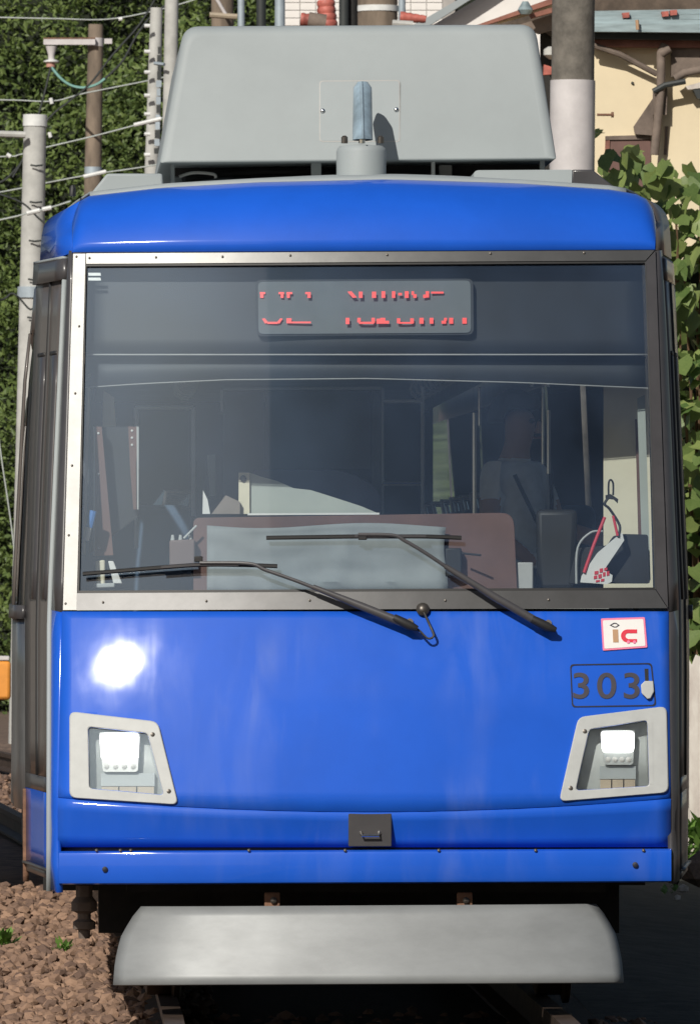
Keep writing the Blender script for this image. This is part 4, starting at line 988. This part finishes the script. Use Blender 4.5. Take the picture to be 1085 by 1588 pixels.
i1 = ins_('large red insulator pair standing on the roof box left of the black twin pole', [((508, 42), (505, 0)), ((466, 30), (500, 33))], [(16, 14), (11, 9)], 44)
MB().tube([P(478, 31, 43.7), P(505, 35, 43.7)], .07, 10).build('fitting', M['timber'], i1)
i2 = ins_('small red insulator lying right of the thick banded pole', [((620, 26), (660, 30))], [(9, 6)], 44)
MB().tube([P(608, 36, 43.8), P(640, 38, 43.8)], .03, 8).build('fitting', M['concrete'], i2)

# white tiled building
tb = empty('tiled_building', 'white tiled building behind the poles above the roof box', 'building')
a = P(440, 330, 62); b = P(705, -70, 62)
MB().box(((a.x + b.x) / 2, 63, (G0 - .3 + b.z) / 2), (b.x - a.x, 2, b.z - G0 + .3)).build('wall', M['grout'], tb)
k62 = 92 / DIST / PXM
tw, thh = 24.5 * k62, 12 * k62
tmesh = None; z = P(0, 52, 62).z; row = 0
while z < b.z - .02:
    x = a.x + .003 + (0 if row % 2 else 0)
    while x + tw < b.x:
        if tmesh is None:
            tmo = MB().box((0, 0, 0), (tw - .008, .02, thh - .008)).build('tile', M['whitewall'], tb, smooth=0); tmesh = tmo.data; tmo.location = (x + tw / 2, 61.995, z + thh / 2)
        else:
            o = bpy.data.objects.new('tile', tmesh); COL.objects.link(o); o.parent = tb; o.location = (x + tw / 2, 61.995, z + thh / 2)
        x += tw
    z += thh; row += 1
# white gabled house (rake board and bright end wall)
gh = empty('gabled_house', 'bright white gable end with a grey rake board right of the tiled wall', 'house')
def slab(name, pts, Y0, th, m, rt, **k): 
    return MB().prism([P(x, y, Y0) for x, y in pts], [P(x, y, Y0) + Vector((0, th, 0)) for x, y in pts]).build(name, m, rt, **k)
slab('gable_wall', [(640, 330), (640, 44), (672, 38), (840, -60), (900, -60), (900, 330)], 46, 3, M['whitewall'], gh)
slab('rake_board', [(640, 50), (668, 38), (740, -8), (800, -48), (786, -60), (722, -8), (650, 34), (630, 42)], 45.8, .15, M['acgrey'], gh)
# brown roofed house
def slab(name, pts, Y0, th, m, rt, **k):
    if rt.name == 'beige_house' and 26.8 < Y0 < 28: Y0 = 28 - (28 - Y0) * .28; th = min(th, 28.02 - Y0)
    return MB().prism([P(x, y, Y0) for x, y in pts], [P(x, y, Y0) + Vector((0, th, 0)) for x, y in pts]).build(name, m, rt, **k)
bh = empty('beige_house', 'beige rendered house with timber braces and a blue grey metal roof at the right', 'house')
slab('roof_slope', [(738, 42), (870, -6), (1200, -60), (1200, 26), (930, 34), (860, 60), (840, 45), (760, 44)], 30.5, .1, M['roofdark'], bh)
slab('rake_edge', [(738, 39), (858, -4), (862, 4), (750, 40)], 30.2, .12, M['fascia'], bh)
slab('rake_trim', [(768, 30), (858, 6), (860, 12), (772, 36)], 30.3, .1, M['beige'], bh)
slab('rake_edge', [(820, 22), (860, 10), (860, 18), (824, 28)], 30.1, .1, M['fascia'], bh)
slab('soffit_board', [(800, 40), (862, 20), (862, 44), (836, 52)], 30.25, .1, M['timber'], bh)
MB().lathe(P(814, 22, 30.0), [(.035, 0), (.055, .03), (.02, .09)], 8).build('roof_ornament', M['metalroof'], bh)
slab('side_wall', [(838, 50), (862, 40), (862, 330), (838, 330)], 30.6, .1, M['black'], bh)
slab('red_fitting', [(843, 100), (856, 104), (855, 115), (842, 116)], 30.3, .1, M['redins'], bh)
MB().lathe(P(853, 92, 30.3), [(.01, 0), (.05, .03), (.05, .07), (.02, .09)], 10).build('meter', M['concrete'], bh)
k28 = 58 / DIST / PXM
slab('wall', [(905, 62), (1800, 62), (1800, 1120), (905, 1120)], 28, 4, M['beige'], bh)
# metal eave made of lapped sheets
for i, (y0, y1, dy, Yq) in enumerate(((14, 24, -8, 27.3), (23, 31, -3, 27.15), (30, 37, 2, 27.05), (36, 49, 4, 26.95))):
    slab('roof_sheet', [(915, y0 + (3 if i == 0 else 0)), (1800, y0 + dy * 1.6), (1800, y1 + dy * 1.6), (915, y1)], Yq, .5, M['metalroof'], bh)
slab('eave_underside', [(915, 47), (1800, 56), (1800, 70), (915, 60)], 27.3, .6, M['cable'], bh)
slab('fascia_board', [(915, 57), (1800, 66), (1800, 82), (915, 72)], 27.6, .3, M['fascia'], bh)
for (x, y) in ((969, 24), (1030, 22), (1043, 20)): slab('roof_patch', [(x - 5, y - 4), (x + 6, y - 5), (x + 6, y + 3), (x - 4, y + 4)], 27.0, .1, M['redins'], bh)
MB().tube([P(987, 31, 27.66), P(988, 46, 27.66)], .012, 6).build('gutter_clip', M['tan'], bh)
MB().tube([P(918, 70, 27.850), P(960, 84, 27.880), P(1018, 115, 27.910)], .020, 8).build('brace', M['timber'], bh)
MB().tube([P(1030, 70, 27.880), P(1024, 82, 27.865), P(1024, 135, 27.865), P(1014, 240, 27.865)], .030, 10).build('downpipe', M['timber'], bh)
MB().tube([P(1038, 75, 27.850), P(1024, 84, 27.856)], .030, 10).build('downpipe_bend', M['timber'], bh)
slab('bracket_plate', [(982, 196), (1012, 152), (1012, 210), (984, 208)], 27.75, .05, M['timber'], bh)
slab('bracket_plate', [(1012, 138), (1034, 132), (1033, 178), (1012, 178)], 27.62, .05, M['timber'], bh)
MB().tube([P(1090, 107, 27.850), P(1060, 113, 27.850), P(1045, 122, 27.850)], .028, 10).build('waste_pipe', M['timber'], bh)
MB().tube([P(1012, 142, 27.835), P(1030, 132, 27.835), P(1062, 126, 27.835)], .02, 8).build('pipe_strap', M['cable'], bh)
slab('awning', [(1040, 74), (1800, 78), (1800, 108), (1060, 108), (1040, 120)], 27.75, .12, M['timber'], bh)
slab('shelf_edge', [(1062, 134), (1090, 126), (1090, 136), (1066, 139)], 27.4, .1, M['boards'], bh)
slab('shelf_box', [(1074, 139), (1095, 137), (1095, 158), (1080, 152)], 27.4, .1, M['cable'], bh)
slab('window_lintel', [(938, 211), (1008, 209), (1008, 216), (938, 217)], 27.9, .12, M['timber'], bh)
slab('window_frame', [(938, 217), (945, 217), (942, 300), (935, 300)], 27.92, .1, M['fascia'], bh)
slab('window_pane', [(946, 216), (1008, 215), (1008, 300), (943, 300)], 27.95, .06, M['dash'], bh)
MB().tube([P(1033, 196, 27.985), P(1031, 240, 27.985)], .012, 6).build('cable_clip', M['timber'], bh)
MB().lathe(P(980, 129, 28.0), [(.012, 0), (.006, .02)], 6, Vector((0, -1, 0))).build('wall_hook', M['cable'], bh)

# ------------------------------------------------------------------ fence, plants at the right
fe = empty('board_fence', 'weathered white board fence standing right of the tram', 'fence')
for i in range(9):
    x0 = 1068 + i * 24; yt = 1038 - (0 if i % 2 else 18) + random.uniform(-5, 5)
    p = [(x0, yt + 6), (x0 + 4, yt + 14), (x0 + 10, yt - 2), (x0 + 22.5, yt + 4), (x0 + 22.5, 1302), (x0, 1306)]
    o = slab('board', p, 25.1 + .01 * (i % 2), .03, M['boards'], fe, bevel=.003)
a = P(1068, 1180, 25.16); b = P(1300, 1180, 25.16); MB().box(((a.x + b.x) / 2, 25.18, a.z), (b.x - a.x, .05, .09)).build('fence_rail', M['boards'], fe)
for x in (1075, 1180, 1290):
    c = P(x, 1200, 25.27); MB().box((c.x, c.y, c.z - .15), (.08, .08, 1.5)).build('fence_post', M['boards'], fe)

lv = [(0, 0, 0), (.36, -.12, .03), (.52, .22, .06), (.40, .58, .04), (0, 1.0, -.12), (-.40, .58, .04), (-.52, .22, .06), (-.36, -.12, .03), (0, .45, -.07)]
lf = [(0, 1, 8), (1, 2, 8), (2, 3, 8), (3, 4, 8), (4, 5, 8), (5, 6, 8), (6, 7, 8), (7, 0, 8)]
vine = empty('vine_bush', 'broad leaved green vine climbing behind the right edge of the tram', 'vine')
leafmesh = []
for k in range(4):
    me = bpy.data.meshes.new('leaf'); rr = random.Random(k)
    me.from_pydata([(x * (1 + .2 * rr.uniform(-1, 1)), y, z + .05 * rr.uniform(-1, 1)) for x, y, z in lv], [], lf); me.materials.append(M['vine'])
    me.polygons.foreach_set('use_smooth', [True] * 8); leafmesh.append(me)
random.seed(12)
edge = [(190, 932), (205, 925), (225, 945), (245, 935), (270, 925), (300, 935), (340, 1000), (400, 1020), (600, 1030), (1040, 1040)]
upb = [(920, 205), (935, 190), (950, 230), (970, 218), (1000, 225), (1015, 246), (1040, 240), (1060, 250), (1085, 265), (1120, 260), (1180, 220), (1260, 240), (1330, 300)]
leaves = []
while len(leaves) < 1500:
    x = random.uniform(915, 1300); y = random.uniform(185, 1120)
    if y < table(upb, x) or x < table(edge, y): continue
    if y > 1045 and (x > 1062 or random.random() < .5): continue
    d = random.random() ** 1.5
    leaves.append((x, y, 25.4 + d * 1.5))
def leafM(x, y, Y, s):
    n_ = Vector((-.35 + random.gauss(0, .7), -.7 + random.gauss(0, .35), .5 + random.gauss(0, .6))).normalized()
    q = Vector((0, 0, 1)).rotation_difference(n_); 
    dn = Vector((random.gauss(0, .5), 0, -1)); 
    yy_ = q @ Vector((0, 1, 0)); pd_ = (dn - n_ * dn.dot(n_)).normalized(); ang = yy_.angle(pd_); ax = yy_.cross(pd_)
    if ax.length > 1e-5: q = Matrix.Rotation(ang, 3, ax.normalized()).to_quaternion() @ q
    return Matrix.LocRotScale(P(x, y, Y), q, Vector((s, s, s)))
leaves.sort(key=lambda l: (l[0] > 1092, l[2]))
vs = []; fs = []
for i, (x, y, Y) in enumerate(leaves):
    Mx = leafM(x, y, Y, random.uniform(.085, .17))
    if i < 300:
        o = bpy.data.objects.new('leaf', leafmesh[i % 4]); COL.objects.link(o); o.parent = vine; o.matrix_world = Mx
    else:
        o_ = len(vs); vs += [tuple(Mx @ Vector(v)) for v in lv]; fs += [tuple(o_ + k for k in f) for f in lf]
me = bpy.data.meshes.new('inner_leaves'); me.from_pydata(vs, [], fs); me.materials.append(M['vine'])
o = bpy.data.objects.new('inner_leaves', me); COL.objects.link(o); o.parent = vine; o['kind'] = 'stuff'
for i in range(26):
    x = random.uniform(1035, 1200); y1 = random.uniform(300, 700)
    MB().tube(spl([P(x + random.uniform(-20, 20), 1150, 26.8), P(x, (y1 + 1100) / 2, 26.4), P(x + random.uniform(-25, 25), y1, 25.8)], 4), [.012] * 4 + [.009] * 5, 5).build('stem', M['twig'], vine)
a = P(1040, 1300, 15.2)
# dark thicket soil bank behind the vine
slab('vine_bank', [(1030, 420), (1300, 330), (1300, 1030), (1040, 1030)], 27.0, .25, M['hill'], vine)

def weed(label, px, py, Y, s, n_, seed, cat='weed', m='weed', grp='small weeds'):
    r = random.Random(seed); mb = MB()
    c = P(px, py, Y)
    for i in range(n_):
        a = r.uniform(0, 6.28); L_ = s * r.uniform(.5, 1); t = r.uniform(.2, 1.1)
        base = c + Vector((r.uniform(-.4, .4) * s, r.uniform(-.4, .4) * s, r.uniform(0, .7) * s))
        d = Vector((math.cos(a) * math.cos(t), math.sin(a) * math.cos(t), math.sin(t))); sd_ = Vector((-d.y, d.x, 0)).normalized() * L_ * .22
        mb.add([base, base + d * L_ * .5 + sd_, base + d * L_, base + d * L_ * .5 - sd_], [(0, 1, 2, 3)])
    o = mb.build('weed', M[m], smooth=0); tag(o, label, cat, grp); return o
def onground(px, Y):
    x = P(px, 1400, Y).x; z = gz(x, Y); return proj(Vector((x, Y, z)))[1]
weed('small green weed in the ballast at the left edge of the picture', 6, onground(6, 9.5) , 9.5, .085, 60, 1)
weed('small green weed in the ballast left of the plough', 98, onground(98, 9), 9.0, .06, 50, 2)
weed('yellow green weed at the foot of the white board fence', 1078, 1316, 24.9, .18, 60, 3)
weed('low weed beside the stones under the fence', 1066, 1338, 24.6, .13, 36, 4)
weed('low sparse weed in the shade behind the right corner of the bumper', 1038, 1388, 13.5, .07, 16, 5)
for i, (px, py, s, lab) in enumerate(((1083, 1350, .09, 'grey brown stone below the board fence'), (1058, 1378, .035, 'small pale stone by the shaded ground right of the tram'), (1049, 1392, .025, 'tiny pale stone at the edge of the tram shadow'))):
    o = bpy.data.objects.new('stone', stone_meshes[i].copy()); COL.objects.link(o); o.location = P(px, py, 14.2); o.scale = (s, s, s * 1.3); tag(o, lab, 'stone', 'loose stones right of the tram')
    o.data.materials.clear(); o.data.materials.append(M['concrete'] if i else M['timber'])

# ------------------------------------------------------------------ wooded hillside on the left
random.seed(5)
hm = MB(); hr = []
for j in range(14):
    t = j / 13; hr.append([Vector((x, 100 + t * 14 + 1.2 * noise.noise(Vector((x * .2, t * 4, 0))), -.5 + t * 24)) for x in [-30 + i * 2.0 for i in range(24)]])
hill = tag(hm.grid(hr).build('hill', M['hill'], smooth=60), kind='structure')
vs = []; fs = []
for c in range(950):
    x = random.uniform(-8, 4); t = random.random()
    z = -.3 + t * 14; y0 = 98.5 + t * 8 + random.gauss(0, 1.3)
    R = random.uniform(.5, 1.0)
    for k in range(int(150 * R)):
        u = Vector((random.gauss(0, 1), random.gauss(0, 1) - .7, random.gauss(0, 1) + .3)).normalized()
        p = Vector((x, y0, z)) + Vector((u.x * R, u.y * R * .8, u.z * R * .75)) * random.uniform(.75, 1.08)
        nn_ = (u + Vector((random.gauss(0, .5), random.gauss(0, .5), random.gauss(0, .5) + .4))).normalized()
        a = nn_.orthogonal().normalized(); a = Matrix.Rotation(random.uniform(0, 6.28), 3, nn_) @ a; b = nn_.cross(a)
        s = random.uniform(.035, .075)
        o_ = len(vs); vs += [tuple(p - a * s), tuple(p + b * s * .55 - nn_ * s * .15), tuple(p + a * s * 1.2), tuple(p - b * s * .55 - nn_ * s * .15)]; fs.append((o_, o_ + 1, o_ + 2, o_ + 3))
me = bpy.data.meshes.new('woodland'); me.from_pydata(vs, [], fs); me.materials.append(M['leaf'])
o = bpy.data.objects.new('woodland', me); COL.objects.link(o); tag(o, 'dense green woodland filling the left background', 'woodland', None, 'stuff')

# orange trackside box and an unseen shed added to shade the far ballast
ob = empty('trackside_box', 'orange trackside box at the left edge behind the tram', 'box')
a = P(3, 1085, 44); MB().box((a.x - .10, 44, a.z + .17), (.36, .3, .34)).build('housing', M['orange'], ob, bevel=.03)
MB().box((a.x - .1, 44, a.z + .36), (.34, .3, .04)).build('lid', M['sleeve'], ob, bevel=.01)
MB().box((a.x - .1, 44, (a.z + G0 - .25) / 2), (.1, .1, a.z - G0 + .3)).build('leg', M['rust'], ob)
sh = empty('shade_shed', 'grey sheet metal shed added out of view at the left to shade the ballast', 'shed')
MB().box((-5.0, 18.5, 1.5), (3.0, 11, 3.6)).build('wall', M['shed'], sh)
MB().prism([Vector((-6.8, 12.8, 3.3)), Vector((-5, 12.8, 4.2)), Vector((-3.2, 12.8, 3.3))], [Vector((-6.8, 24.2, 3.3)), Vector((-5, 24.2, 4.2)), Vector((-3.2, 24.2, 3.3))]).build('roof', M['metalroof'], sh)
MB().box((-5.0, 12.97, .9), (1.0, .08, 2.0)).build('door', M['darkgrey'], sh)

# unseen apartment block added behind the camera to darken reflections in windscreen and trim
ap_ = empty('reflection_block', 'brown tiled apartment block added out of view for dark reflections in the tram front', 'building')
MB().box((14, -46, 12), (40, 10, 24.5)).build('wall', mat('brown_block_tile', (0.10, 0.085, 0.075), .8), ap_)
wm = None
for r_ in range(8):
    for c_ in range(12):
        loc = (-4.2 + c_ * 3.3, -40.97, 1.6 + r_ * 2.9)
        if wm is None:
            o = MB().box((0, 0, 0), (1.7, .1, 1.3)).build('window', M['wside'], ap_, smooth=0); wm = o.data
        else:
            o = bpy.data.objects.new('window', wm); COL.objects.link(o); o.parent = ap_
        o.location = loc
MB().box((14, -46, 24.45), (40.6, 10.6, .4)).build('parapet', M['concrete'], ap_)
